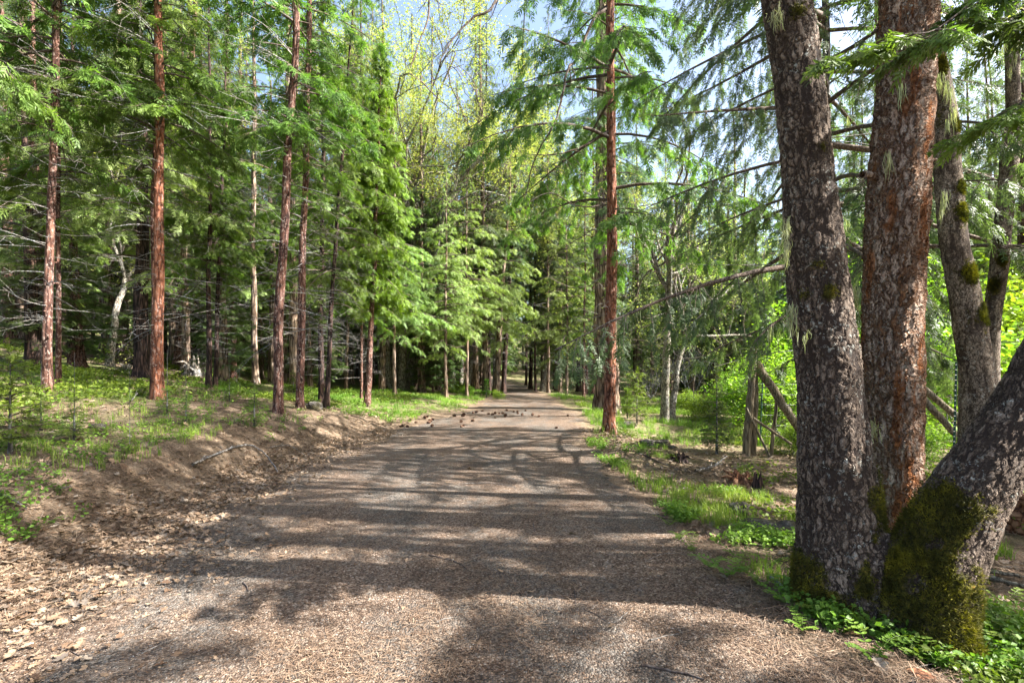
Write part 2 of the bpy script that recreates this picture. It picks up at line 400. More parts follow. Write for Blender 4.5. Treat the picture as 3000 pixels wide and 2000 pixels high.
def sprays(bf, O, D, U, size, tpl, rng, droop=0.25, m=0):
    T = TPL[tpl]; nb = len(T)
    D = unit(D); Sd = unit(np.cross(D, U)); U = np.cross(Sd, D)
    sz = np.asarray(size)[:, None, None]
    tx = T[None, :, :, 0] * sz.reshape(-1, 1, 1); ty = T[None, :, :, 1] * sz.reshape(-1, 1, 1)
    n = len(O)
    jx = 1 + 0.25 * rng.standard_normal((n, nb, 1)); ty = ty * np.clip(jx, 0.4, 1.6)
    drop = -droop * (tx ** 2 + ty ** 2) / np.maximum(sz.reshape(-1, 1, 1), 1e-6) + 0.06 * sz.reshape(-1, 1, 1) * rng.standard_normal((n, nb, 1))
    V = O[:, None, None, :] + tx[..., None] * D[:, None, None, :] + ty[..., None] * Sd[:, None, None, :] + drop[..., None] * U[:, None, None, :]
    bf.quads(V.reshape(-1, 3), np.arange(n * nb * 4).reshape(-1, 4), m)

def conifer(name, seed, Ht, z0, Lmax, nb, rise=0.15, droop=0.35, kind='cedar', dens=1.0, size=0.22,
            dead=None, leafmat='cedar_leaf', hang=0.0, power=0.8, gap=0.0, lichen=0, inner=0.2, thin_above=12.0):
    rng = np.random.default_rng(seed)
    nb = int(nb * 1.35); u = np.sort(rng.random(nb)) ** 0.95
    z = z0 + (Ht * 0.985 - z0) * u
    th = np.arange(nb) * 2.39996 + rng.normal(0, 0.5, nb)
    prof = np.maximum(1 - u, 0.0) ** power * (0.55 + 0.45 * np.minimum(1, u / 0.12))
    L = np.maximum(Lmax * prof * (0.55 + 0.6 * rng.random(nb)), 0.25)
    if gap: L = np.where(rng.random(nb) < gap, L * 0.45, L)
    k = 7; t = np.linspace(0, 1, k)
    dirh = np.stack([np.cos(th), np.sin(th), np.zeros(nb)], -1); side = np.stack([-np.sin(th), np.cos(th), np.zeros(nb)], -1)
    ri = rise + rng.normal(0, 0.1, nb) + 0.25 * u; dr = droop + rng.normal(0, 0.08, nb)
    bend = rng.normal(0, 0.12, nb)
    def pos(b, tt):
        return (dirh[b] * (L[b] * tt)[:, None] + side[b] * (L[b] * bend[b] * tt ** 2)[:, None]
                + np.stack([0 * tt, 0 * tt, z[b] + L[b] * (ri[b] * tt - dr[b] * tt ** 2)], -1))
    P = np.stack([pos(np.arange(nb), np.full(nb, tt)) for tt in t], 1)
    R = (0.006 + 0.011 * L)[:, None] * (1 - 0.88 * t)[None, :]
    bb = Buf(); V, Q = tubes(P, R, 5); bb.quads(V, Q, 0)
    cnt = np.maximum((L / 0.095 * dens).astype(int), 4)
    b = np.repeat(np.arange(nb), cnt)
    tt = inner + (1.0 - inner) * rng.random(len(b)) ** 0.85
    sg = np.where(rng.random(len(b)) < 0.5, -1.0, 1.0)
    tan = unit(pos(b, np.minimum(tt + 0.05, 1.05)) - pos(b, tt - 0.05))
    sd = np.stack([-tan[:, 1], tan[:, 0], 0 * tt], -1); sd = unit(sd)
    an = np.radians(rng.uniform(25, 70, len(b)))
    d2 = unit(tan * np.cos(an)[:, None] + sd * (sg * np.sin(an))[:, None] + np.stack([0 * tt, 0 * tt, rng.normal(-0.08 - hang, 0.14, len(b))], -1))
    l2 = np.clip((0.22 + 0.3 * rng.random(len(b))) * L[b] * (1.2 - tt), 0.12, 1.1)
    O2 = pos(b, tt)
    p1 = O2 + d2 * (l2 * 0.5)[:, None]; p2 = O2 + d2 * l2[:, None] + np.stack([0 * l2, 0 * l2, -l2 * (0.12 + hang * 0.5)], -1)
    P2 = np.stack([O2, p1, p2], 1)
    V, Q = tubes(P2, np.stack([0.0045 + 0.004 * l2, 0.0035 + 0.002 * l2, 0.0015 + 0 * l2], 1), 3); bb.quads(V, Q, 0)
    n3 = np.maximum((l2 / (size * 0.27)).astype(int), 3)
    c = np.repeat(np.arange(len(b)), n3)
    ff = rng.random(len(c)) ** 0.8
    O3 = np.where((ff < 0.5)[:, None], O2[c] + (p1 - O2)[c] * (ff * 2)[:, None], p1[c] + (p2 - p1)[c] * (ff * 2 - 1)[:, None])
    rot = rng.normal(0, 0.65, len(c))
    h = d2[c]; hs = unit(np.stack([-h[:, 1], h[:, 0], 0 * rot], -1))
    D3 = unit(h * np.cos(rot)[:, None] + hs * np.sin(rot)[:, None] + np.stack([0 * rot, 0 * rot, rng.normal(-0.12 - hang, 0.25, len(c))], -1))
    U3 = unit(np.stack([0 * rot, 0 * rot, 1 + 0 * rot], -1) + rng.normal(0, 0.45 if kind == 'cedar' else 0.25, (len(c), 3)))
    keep = (O3[:, 2] < thin_above) | (rng.random(len(c)) < 0.4); O3, D3, U3, c = O3[keep], D3[keep], U3[keep], c[keep]
    cb = Buf(); sprays(cb, O3, D3, U3, size * (0.65 + 0.7 * rng.random(len(c))), kind, rng)
    # leader
    nl = 14; zz = Ht - rng.random(nl) * 1.0
    sprays(cb, np.stack([0 * zz, 0 * zz, zz], -1), np.stack([rng.normal(0, .4, nl), rng.normal(0, .4, nl), 1 + 0 * zz], -1), rng.normal(0, 1, (nl, 3)), np.full(nl, 0.3), kind, rng)
    if dead:
        zl, zh, nd, ld = dead
        nd = int(nd * 0.75); zd = rng.uniform(zl, zh, nd); td = rng.uniform(0, 2 * PI, nd); Ld = ld * rng.uniform(0.3, 1.0, nd)
        dd = np.stack([np.cos(td), np.sin(td), 0 * td], -1); ss = np.stack([-np.sin(td), np.cos(td), 0 * td], -1)
        bd = rng.normal(0, 0.2, nd); rs = rng.normal(0.02, 0.15, nd); dp = rng.normal(0.15, 0.15, nd)
        tk = np.linspace(0, 1, 6)
        PD = np.stack([dd * (Ld * q)[:, None] + ss * (Ld * bd * q * q)[:, None] + np.stack([0 * zd, 0 * zd, zd + Ld * (rs * q - dp * q * q)], -1) + rng.normal(0, 0.012, (nd, 3)) * q for q in tk], 1)
        V, Q = tubes(PD, (0.0035 + 0.004 * Ld)[:, None] * (1 - 0.8 * tk)[None], 3); bb.quads(V, Q, 1)
        m2 = 5; i = np.repeat(np.arange(nd), m2); q = rng.uniform(0.25, 0.95, len(i))
        seg = np.clip((q * 5).astype(int), 0, 4); fr = q * 5 - seg
        o = PD[i, seg] * (1 - fr)[:, None] + PD[i, seg + 1] * fr[:, None]
        d_ = unit(unit(PD[i, 5] - PD[i, 0]) + rng.normal(0, 0.55, (len(i), 3)))
        ll = Ld[i] * rng.uniform(0.12, 0.4, len(i))
        V, Q = tubes(np.stack([o, o + d_ * (ll / 2)[:, None], o + unit(d_ + rng.normal(0, .3, d_.shape)) * ll[:, None]], 1), np.stack([0.0035 + 0 * ll, 0.0028 + 0 * ll, 0.0012 + 0 * ll], 1), 3)
        bb.quads(V, Q, 1)
    if lichen:
        i = rng.integers(0, nb, lichen); q = rng.uniform(0.1, 0.95, lichen); o = pos(i, q)
        strands(bb, o, rng, 0.08, 0.32, 2)
    return dict(branches=bb.mesh(name + '_branches', [M['twig'], M['dead'], M['lichen']]), crown=cb.mesh(name + '_crown', [M[leafmat]], smooth=False), H=Ht)

def strands(bf, O, rng, lo, hi, m, per=7, w=0.007):
    """hanging beard lichen: bunches of thin wavy ribbons"""
    n = len(O); O = np.repeat(O, per, 0) + rng.normal(0, 0.018, (n * per, 3)); n = len(O)
    L = rng.uniform(lo, hi, n); a = rng.uniform(0, PI, n); ww = w * rng.uniform(0.5, 1.3, n)
    dx = np.stack([np.cos(a), np.sin(a), 0 * a], -1); rows = []
    sway = rng.normal(0, 0.12, (n, 3)); sway[:, 2] = 0
    for k, (q, wf) in enumerate(((0, 0.5), (0.35, 1.0), (0.7, 0.7), (1.0, 0.1))):
        c = O + sway * (L * q * q)[:, None] + rng.normal(0, 0.006, (n, 3)); c[:, 2] -= L * q
        rows.append(np.stack([c - dx * (ww * wf)[:, None], c + dx * (ww * wf)[:, None]], 1))
    V = np.stack(rows, 1)   # n,4,2,3
    idx = np.arange(n * 8).reshape(n, 4, 2)
    Q = np.stack([idx[:, :-1, 0], idx[:, :-1, 1], idx[:, 1:, 1], idx[:, 1:, 0]], -1).reshape(-1, 4)
    bf.quads(V.reshape(-1, 3), Q, m)

def leaf_quads(bf, O, rng, size, m=0, flat=0.5, per=1):
    """small folded broad leaves with random facing"""
    if per > 1:
        O = np.repeat(O, per, 0) + rng.normal(0, 0.05, (len(O) * per, 3))
    n = len(O); D = unit(rng.normal(0, 1, (n, 3)) * np.array([1, 1, 0.5])); U = unit(rng.normal(0, flat, (n, 3)) + np.array([0, 0, 1.0]))
    Sd = unit(np.cross(D, U)); sz = size * rng.uniform(0.6, 1.4, n)[:, None]
    V = np.stack([O, O + D * sz * .5 + Sd * sz * .34, O + D * sz - U * sz * .12, O + D * sz * .5 - Sd * sz * .34], 1)
    bf.quads(V.reshape(-1, 3), np.arange(n * 4).reshape(-1, 4), m)

def broadleaf(name, seed, Ht, trunk_r, fork_z, spread=0.9, lean=(0, 0), leaf='oak_leaf', nleaf=6000, lsize=0.07, lichen=0, levels=4, bark='bark_oak', twigmat='twig', nroot=5, trunk=True):
    rng = np.random.default_rng(seed)
    segs = {}; tips = []
    def grow(p, d, L, r, lev):
        k = 5; pts = [p.copy()]; dd = d.copy()
        for i in range(k):
            dd = unit(dd + rng.normal(0, 0.16 + 0.05 * lev, 3) + np.array([0, 0, 0.05])); pts.append(pts[-1] + dd * L / k)
        pts = np.array(pts); rr = r * np.linspace(1, 0.6 if lev < levels else 0.2, k + 1)
        segs.setdefault(min(lev, 9), []).append((pts, rr))
        if lev >= levels - 1: tips.append(pts)
        if lev >= levels: return
        for j in range(3 if lev > 0 else nroot - 1):
            q = rng.uniform(0.35, 1.0) if j else 1.0
            i = min(int(q * k), k); base = pts[i]
            nd = unit(dd * (0.9 if j == 0 else 0.45) + rng.normal(0, 0.55 * spread, 3) + np.array([0, 0, 0.12]))
            grow(base, nd, L * rng.uniform(0.55, 0.8), rr[i] * (0.8 if j == 0 else 0.55), lev + 1)
    d0 = unit(np.array([lean[0], lean[1], 1.0]))
    tb = Buf(); top = d0 * fork_z
    k = 14; q = np.linspace(0, 1, k)
    P = d0[None] * (q * fork_z)[:, None] + np.cumsum(rng.normal(0, 0.03, (k, 3)), 0) * np.array([1, 1, 0]); P -= P[0] * (1 - q)[:, None]; P[0, 2] -= 0.3
    r = trunk_r * (1.0 - 0.3 * q) * (1 + 0.5 * np.exp(-q * fork_z / 0.25))
    V, Q = tubes(P, r, 14); V = V + unit(V - np.repeat(P, 14, 0)) * (noise(V * np.array([5, 5, 2.0]), seed)[:, None] * trunk_r * 0.12); tb.quads(V, Q)
    for _ in range(nroot):
        grow(P[-1] * 1.0, unit(d0 + rng.normal(0, 0.5 * spread, 3)), Ht * 0.28, trunk_r * 0.55, 0)
    bb = Buf()
    for lev, ls in segs.items():
        P_ = np.array([a for a, _ in ls]); R_ = np.array([c for _, c in ls]); V, Q = tubes(P_, R_, 6 if lev < 2 else 3)
        bb.quads(V, Q, 0 if lev < 2 else 1)
    tp = np.array(tips).reshape(-1, 3)
    cb = Buf()
    if nleaf:
        i = rng.integers(0, len(tp), nleaf); leaf_quads(cb, tp[i] + rng.normal(0, 0.12, (nleaf, 3)), rng, lsize, per=3)
    if lichen: strands(bb, tp[rng.integers(0, len(tp), lichen)], rng, 0.06, 0.25, 2, per=5)
    return dict(trunk=tb.mesh(name + '_trunk', [M[bark]]), branches=bb.mesh(name + '_branches', [M[bark], M[twigmat], M['lichen']]),
                crown=cb.mesh(name + '_crown', [M[leaf]], smooth=False) if nleaf else None, H=Ht)

def trunk_mesh(name, Ht, r, seed, mat, flare=0.45, nseg=16, stubs=10, wig=0.03, top=0.16):
    rng = np.random.default_rng(seed)
    zz = np.concatenate([np.linspace(-0.4, 1.0, 12), np.linspace(1.2, Ht, int(max(Ht * 2.2, 12)))])
    k = len(zz)
    ph = rng.uniform(0, 6, 4)
    cx = wig * (np.sin(zz * 0.55 + ph[0]) + 0.5 * np.sin(zz * 1.7 + ph[1])); cy = wig * (np.sin(zz * 0.5 + ph[2]) + .5 * np.sin(zz * 1.5 + ph[3]))
    cx -= np.interp(0, zz, cx); cy -= np.interp(0, zz, cy)
    R = r * (1 - (1 - top) * np.clip(zz / Ht, 0, 1) ** 1.1) * (1 + flare * np.exp(-np.maximum(zz, 0) / 0.28))
    P = np.stack([cx, cy, zz], -1)
    V, Q = tubes(P, R, nseg)
    c = np.repeat(P, nseg, 0); dv = V - c; a = np.arctan2(dv[:, 1], dv[:, 0])
    nz = noise(np.stack([V[:, 0] * 9, V[:, 1] * 9, V[:, 2] * 2.2], -1), seed) * 0.10 + noise(np.stack([np.cos(a) * 2, np.sin(a) * 2, V[:, 2] * 1.1], -1), seed + 1) * 0.09
    butt = np.exp(-np.maximum(V[:, 2], 0) / 0.3) * 0.22 * np.sin(a * 4 + ph[0])
    V = c + dv * (1 + nz + butt)[:, None]
    bf = Buf(); bf.quads(V, Q)
    if stubs:
        z = rng.uniform(0.8, min(Ht * 0.6, 9), stubs); t = rng.uniform(0, 2 * PI, stubs); rr = np.interp(z, zz, R)
        d = np.stack([np.cos(t), np.sin(t), rng.uniform(-.2, .4, stubs)], -1); o = np.stack([0 * z, 0 * z, z], -1) + d * (rr * 0.8)[:, None]
        L = rng.uniform(0.05, 0.16, stubs)[:, None]
        V, Q = tubes(np.stack([o, o + d * L * .6, o + d * L], 1), np.array([[.018, .014, .006]] * stubs), 5); bf.quads(V, Q)
    return bf.mesh(name, [M[mat]])

PROTO = {}
def proto(key, *a, **k): PROTO[key] = conifer(key, *a, **k)
# slender cedars: bare lower bole, dead twigs, lacy crown
proto('cedar_a', 1, 19, 4.6, 2.2, 100, kind='cedar', dens=0.68, dead=(1.2, 7.5, 80, 1.7), leafmat='cedar_leaf', droop=0.45, gap=0.25, hang=0.1)
proto('cedar_b', 2, 21, 5.6, 2.5, 100, kind='cedar', dens=0.65, dead=(1.5, 8.5, 95, 1.9), leafmat='cedar_leaf', droop=0.4, gap=0.3, hang=0.1)
proto('cedar_c', 3, 17, 3.6, 2.0, 100, kind='cedar', dens=0.7, dead=(1.0, 6, 80, 1.6), leafmat='cedar_leaf', droop=0.5, gap=0.2, hang=0.15)
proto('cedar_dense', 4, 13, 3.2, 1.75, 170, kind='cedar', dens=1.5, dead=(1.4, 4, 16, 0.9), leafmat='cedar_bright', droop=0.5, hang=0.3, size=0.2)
proto('cedar_wide', 5, 25, 4.4, 4.3, 75, kind='cedar', dens=0.66, dead=(2.5, 6, 16, 1.6), leafmat='cedar_leaf', droop=0.38, rise=0.02, hang=0.35, gap=0.2, lichen=60, power=0.55)
proto('fir_bough', 6, 16, 2.2, 5.2, 75, kind='fir', dens=0.62, leafmat='fir_blue', droop=0.12, rise=-0.25, hang=0.45, gap=0.15, lichen=230, size=0.2, dead=(1.5, 8, 40, 2.6), power=0.4)
proto('fir_a', 7, 24, 4.5, 3.0, 130, kind='fir', dens=0.95, leafmat='fir_leaf', droop=0.35, rise=0.0, hang=0.2, gap=0.2, size=0.27, dead=(1.5, 8, 70, 2.0))
proto('fir_b', 8, 20, 2.2, 3.1, 130, kind='fir', dens=0.9, leafmat='fir_leaf', droop=0.3, rise=0.0, hang=0.15, gap=0.15, size=0.28, dead=(1, 5, 25, 1.5))
proto('fir_c', 9, 27, 8.0, 3.4, 125, kind='fir', dens=0.9, leafmat='fir_blue', droop=0.35, rise=0.05, hang=0.2, gap=0.25, size=0.28, dead=(2, 10, 90, 2.2))
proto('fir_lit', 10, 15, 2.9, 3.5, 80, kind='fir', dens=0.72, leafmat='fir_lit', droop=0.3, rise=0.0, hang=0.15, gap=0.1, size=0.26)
proto('shade_fir', 16, 14, 4.6, 3.2, 18, kind='cedar', dens=1.5, leafmat='cedar_leaf', droop=0.25, rise=0.05, hang=0.1, size=0.24, gap=0.0)
proto('high_fir', 17, 16, 6.0, 2.6, 34, kind='fir', dens=0.7, leafmat='fir_leaf', droop=0.3, rise=0.1, hang=0.1, size=0.24)
proto('sapling', 11, 1.9, 0.25, 0.75, 42, kind='fir', dens=1.6, leafmat='herb', droop=0.15, rise=0.25, size=0.13)
proto('cedar_sapling', 12, 3.0, 0.25, 0.8, 75, kind='cedar', dens=1.6, leafmat='cedar_bright', droop=0.1, rise=0.6, size=0.14)
proto('far_fir', 13, 24, 3.0, 3.3, 100, kind='far', dens=0.55, leafmat='fir_leaf', droop=0.3, rise=0.0, size=0.5)
proto('young_fir', 14, 7, 0.6, 1.7, 90, kind='fir', dens=1.1, leafmat='fir_leaf', droop=0.2, rise=0.2, size=0.2)
PROTO['oak_a'] = broadleaf('oak_a', 21, 18, 0.2, 6.0, lean=(0.12, 0.0), nleaf=15000, lsize=0.062, lichen=150)
PROTO['oak_b'] = broadleaf('oak_b', 22, 15, 0.17, 4.5, lean=(0.3, 0.05), nleaf=2200, lsize=0.08, lichen=300)
PROTO['oak_c'] = broadleaf('oak_c', 23, 19, 0.2, 7.0, lean=(-0.05, 0.0), nleaf=15500, lsize=0.062, lichen=150)
PROTO['oak_near'] = broadleaf('oak_near', 24, 15, 0.2, 6.0, lean=(0.1, 0.0), nleaf=1800, lsize=0.055, lichen=100)
PROTO['shrub_a'] = broadleaf('shrub_a', 31, 2.6, 0.03, 0.25, spread=1.3, leaf='shrub_leaf', nleaf=2600, lsize=0.06, levels=3, nroot=7, bark='bark_grey')
PROTO['shrub_b'] = broadleaf('shrub_b', 32, 3.6, 0.04, 0.3, spread=1.1, leaf='shrub_leaf', nleaf=3000, lsize=0.075, levels=3, nroot=7, bark='bark_grey')
PROTO['shrub_bare'] = broadleaf('shrub_bare', 33, 4.2, 0.05, 0.3, spread=1.2, nleaf=120, lsize=0.06, levels=4, nroot=5, bark='bark_grey', twigmat='dead')

def plant(name, key, loc, label, cat, group=None, rz=0.0, tilt=(0, 0), r=0.15, scale=1.0, mat='bark_red', seed=0, Ht=None, trunk_kw={}):
    """root Empty with trunk, branches and crown"""
    x, y, z = loc
    R = Matrix.Rotation(tilt[0], 4, 'Y') @ Matrix.Rotation(-tilt[1], 4, 'X')
    o = root(name, (x, y, z - 0.02), label, cat, group, rot=R.to_euler())
    p = PROTO[key]; kids = []
    if 'trunk' in p: kids.append(ob('trunk', p['trunk'], o, rot=(0, 0, rz), scale=scale))
    else: kids.append(ob('trunk', trunk_mesh('trunk', p['H'] * scale, r, seed, mat, **trunk_kw), o))
    kids.append(ob('branches', p['branches'], o, rot=(0, 0, rz), scale=scale))
    if p['crown'] is not None: kids.append(ob('crown', p['crown'], o, rot=(0, 0, rz), scale=scale))
    return o

def tree_px(name, key, px, py, wpx, top, label, cat='tree', group=None, topy=0, **k):
    x, y, z = hit(px, py)
    r = wpx * 0.47 / F * y * y / math.hypot(x, y)
    zt = EYE - (topy - HY) / F * y; xt = (top - HX) / F * y
    lean = math.atan2(xt - x, zt - z)
    rr = random.Random(int(px * 7 + py))
    return plant(name, key, (x, y, z), label, cat, group, rz=k.pop('rz', rr.uniform(0, 6.28)), tilt=(lean, 0), r=r, seed=int(px), **k)

# ------------------------------------------------------------------ slender trees beside the track
G1 = 'slender red-barked trees along the left bank'
placed = []
def T(*a, **k):
    o = tree_px(*a, **k); placed.append((o.location.x, o.location.y)); return o
T('cedar_tree', 'cedar_a', 140, 1148, 34, 152, 'reddish slender cedar nearest the left edge, a second stem pressed behind it', group=G1, mat='bark_red')
T('cedar_tree', 'cedar_c', 171, 1132, 20, 176, 'thin shaded cedar half hidden behind the leftmost reddish trunk', group=G1, mat='bark_red', scale=0.95)
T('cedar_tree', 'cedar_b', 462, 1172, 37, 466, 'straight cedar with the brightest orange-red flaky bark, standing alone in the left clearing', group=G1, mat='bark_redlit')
T('cedar_tree', 'cedar_a', 447, 1160, 14, 450, 'thin dark stem close behind the bright orange-red cedar', group=G1, mat='bark_red', scale=0.9)
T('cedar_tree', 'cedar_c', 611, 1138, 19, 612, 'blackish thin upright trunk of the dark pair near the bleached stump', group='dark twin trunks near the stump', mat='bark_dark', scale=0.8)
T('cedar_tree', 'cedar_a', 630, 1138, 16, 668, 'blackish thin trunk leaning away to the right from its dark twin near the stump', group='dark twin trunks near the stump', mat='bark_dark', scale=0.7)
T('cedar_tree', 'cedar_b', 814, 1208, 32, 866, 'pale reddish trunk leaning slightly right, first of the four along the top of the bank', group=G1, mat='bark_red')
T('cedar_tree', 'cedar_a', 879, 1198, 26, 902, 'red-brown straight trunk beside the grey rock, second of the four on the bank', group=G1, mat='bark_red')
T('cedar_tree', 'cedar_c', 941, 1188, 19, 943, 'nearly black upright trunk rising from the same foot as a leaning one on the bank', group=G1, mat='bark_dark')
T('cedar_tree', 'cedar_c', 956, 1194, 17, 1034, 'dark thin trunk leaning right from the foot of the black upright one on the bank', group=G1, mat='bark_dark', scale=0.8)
T('cedar_tree', 'cedar_dense', 1075, 1188, 20, 1124, 'leaning cedar with a bushy bright green crown, last trunk on the bank before the meadow', group=G1, mat='bark_red')
T('cedar_tree', 'cedar_c', 1058, 1175, 9, 1064, 'very thin pole of a trunk just left of the bushy bright green cedar', group=G1, mat='bark_red', scale=0.75)
# right side
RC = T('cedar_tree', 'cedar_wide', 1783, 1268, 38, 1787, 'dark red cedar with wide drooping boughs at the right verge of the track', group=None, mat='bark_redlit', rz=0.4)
T('fir_tree', 'fir_c', 1778, 1206, 76, 1766, 'thick pale furrowed fir trunk directly behind the dark red cedar', mat='bark_fir')
T('oak_tree', 'oak_near', 1947, 1240, 19, 1946, 'grey mossy thin oak with yellow lichen patches, right of the small bright fir', mat='bark_oak', scale=0.75)
T('oak_tree', 'oak_b', 1968, 1228, 15, 1930, 'grey slanting oak just behind the mossy thin oak at the right', mat='bark_oak', scale=0.75)
T('cedar_tree', 'cedar_c', 1710, 1170, 9, 1718, 'thin red stem in shade left of the thick furrowed fir by the track', mat='bark_red', scale=0.8)

# middle distance, left wood
GL = 'big old trunks standing deeper in the left wood'
for a in [
    ('fir_tree', 'fir_c', 10, 968, 22, 14, 'pinkish grey trunk cut by the left edge of the picture, deep in the wood', 'bark_fir'),
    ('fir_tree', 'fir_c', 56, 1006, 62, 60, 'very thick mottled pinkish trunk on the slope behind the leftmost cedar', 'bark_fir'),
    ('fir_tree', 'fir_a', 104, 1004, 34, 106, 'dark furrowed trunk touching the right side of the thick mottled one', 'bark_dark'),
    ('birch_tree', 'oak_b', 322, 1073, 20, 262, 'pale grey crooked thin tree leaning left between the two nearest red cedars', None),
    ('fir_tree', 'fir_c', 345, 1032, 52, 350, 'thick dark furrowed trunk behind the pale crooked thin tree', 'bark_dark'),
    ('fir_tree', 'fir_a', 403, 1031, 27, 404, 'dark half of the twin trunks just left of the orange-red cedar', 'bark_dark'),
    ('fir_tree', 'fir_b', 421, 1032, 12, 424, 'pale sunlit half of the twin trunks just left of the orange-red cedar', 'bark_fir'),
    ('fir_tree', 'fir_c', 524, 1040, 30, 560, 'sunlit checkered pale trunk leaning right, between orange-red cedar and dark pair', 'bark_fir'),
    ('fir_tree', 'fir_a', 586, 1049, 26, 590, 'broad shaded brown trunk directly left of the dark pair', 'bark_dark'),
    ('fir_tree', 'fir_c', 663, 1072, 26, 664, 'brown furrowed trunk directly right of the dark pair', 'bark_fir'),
    ('fir_tree', 'fir_a', 702, 1058, 30, 706, 'pale sunlit trunk with a dark flared foot, right of the dark pair', 'bark_fir'),
]:
    T(a[0], a[1], a[2], a[3], a[4], a[5], a[6], group=GL, **({'mat': a[7]} if a[7] else {'scale': 0.8}))
for px, py, wd, tp, lab in [(752, 1082, 8, 756, 'skinny dark pole left of the four bank trunks'), (848, 1112, 9, 858, 'skinny reddish pole seen between the first two bank trunks'),
                            (786, 1080, 6, 788, 'hair-thin dark pole just left of the first bank trunk'), (918, 1105, 7, 920, 'hair-thin grey pole left of the black upright trunk')]:
    T('young_tree', 'cedar_c', px, py, wd, tp, lab, group='thin poles in the left wood', mat='bark_dark', scale=0.6)

# centre: leaning oaks and firs round the meadow
GC = 'trunks at the back of the sunny verge'
for a in [
    ('oak_tree', 'oak_a', 1139, 1141, 20, 1190, 'thick pale trunk leaning slightly right, first of the clump behind the verge', 'bark_fir'),
    ('oak_tree', 'oak_c', 1156, 1140, 9, 1200, 'thin shaded stem inside the clump behind the verge', 'bark_fir'),
    ('oak_tree', 'oak_c', 1172, 1143, 16, 1205, 'grey lichen-spotted stem in the middle of the clump behind the verge', 'bark_fir'),
    ('oak_tree', 'oak_near', 1184, 1141, 17, 1400, 'grey oak leaning hard to the right out of the clump behind the verge', 'bark_fir'),
    ('fir_tree', 'fir_lit', 1286, 1143, 19, 1288, 'short straight brown trunk under light green boughs behind the verge', 'bark_fir'),
    ('oak_tree', 'oak_c', 1352, 1122, 14, 1410, 'grey oak stem slanting right, behind the yellow-green verge bushes', 'bark_fir'),
    ('oak_tree', 'oak_a', 1366, 1137, 14, 1560, 'pale slanting oak, the one leaning most over the verge near the track', 'bark_fir'),
    ('fir_tree', 'fir_c', 1421, 1151, 19, 1404, 'brown trunk leaning left at the corner where the track narrows', 'bark_fir'),
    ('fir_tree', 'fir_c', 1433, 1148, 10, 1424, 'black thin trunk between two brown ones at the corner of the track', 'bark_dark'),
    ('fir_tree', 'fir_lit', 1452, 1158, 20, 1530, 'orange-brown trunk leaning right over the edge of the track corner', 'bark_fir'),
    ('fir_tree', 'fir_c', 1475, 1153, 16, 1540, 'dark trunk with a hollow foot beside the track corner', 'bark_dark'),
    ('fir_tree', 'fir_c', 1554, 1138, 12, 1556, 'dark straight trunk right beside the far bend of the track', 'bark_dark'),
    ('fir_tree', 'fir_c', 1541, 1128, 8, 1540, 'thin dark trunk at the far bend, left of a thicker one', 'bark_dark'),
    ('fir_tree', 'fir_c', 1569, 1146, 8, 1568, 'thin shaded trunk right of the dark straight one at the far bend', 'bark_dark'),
    ('oak_tree', 'oak_a', 1592, 1146, 8, 1650, 'thin oak slanting right in the shade right of the far bend', None),
    ('fir_tree', 'fir_c', 1606, 1150, 9, 1606, 'thin brown trunk in the shade midway between far bend and thick fir', 'bark_fir'),
]:
    T(a[0], a[1], a[2], a[3], a[4], a[5], a[6], group=GC, scale=1.35 if 'oak' in a[1] else 1.0, **({'mat': a[7]} if a[7] else {}))
for px, py, tp, lab in [(1240, 1146, 1243, 'pencil-thin young tree left of the light green low boughs'), (1268, 1150, 1270, 'pencil-thin red young tree under the light green low boughs'),
                        (1309, 1156, 1312, 'pencil-thin young tree right of the short brown trunk')]:
    T('young_tree', 'young_fir', px, py, 5, tp, lab, group='pencil-thin young trees on the verge', mat='bark_red', scale=0.8)

# fir whose long lichen-hung boughs sweep in from the right, behind the forked oak
T('fir_tree', 'fir_bough', 2440, 1372, 40, 2418, 'lichen-hung fir behind the forked oak with long drooping boughs', mat='bark_grey', rz=1.0)

# ------------------------------------------------------------------ forest fill
rf = random.Random(77)
def clear(x, y, dmin):
    return all((x - a) ** 2 + (y - b) ** 2 > dmin * dmin for a, b in placed)
kinds_l = ['cedar_a', 'cedar_b', 'fir_a', 'fir_b', 'fir_c', 'fir_c', 'cedar_c']
kinds_c = ['fir_b', 'fir_lit', 'fir_a', 'oak_a', 'oak_c', 'fir_lit', 'fir_lit']
kinds_r = ['fir_b', 'fir_a', 'fir_c', 'fir_b', 'young_fir', 'fir_a']
desc = {'cedar_a': 'lacy green cedar', 'cedar_b': 'tall lacy cedar', 'cedar_c': 'slim lacy cedar', 'fir_a': 'tall grey-green fir', 'fir_b': 'low-branched fir',
        'fir_c': 'tall dark bare-stemmed fir', 'fir_lit': 'light green low-boughed fir', 'oak_a': 'yellow-leaved oak', 'oak_c': 'tall yellow-leaved oak', 'oak_b': 'grey lichened oak', 'young_fir': 'small dense young fir'}
marks = [(-300, 'behind the leftmost red cedar'), (250, 'between the leftmost cedar and the orange-red one'), (460, 'behind the orange-red cedar'), (560, 'behind the bleached stump and dark pair'), (700, 'left of the four bank trunks'),
         (860, 'behind the four bank trunks'), (1010, 'behind the bushy bright cedar'), (1130, 'behind the sunny verge'), (1330, 'above the verge beside the track'), (1490, 'beyond the far bend of the track'), (1620, 'between far bend and thick fir'), (1760, 'right of the thick furrowed fir'),
         (1960, 'behind the mossy thin oak'), (2140, 'behind the wooden fence posts'), (2420, 'behind the forked oak'), (2760, 'at the far right behind the trunks')]
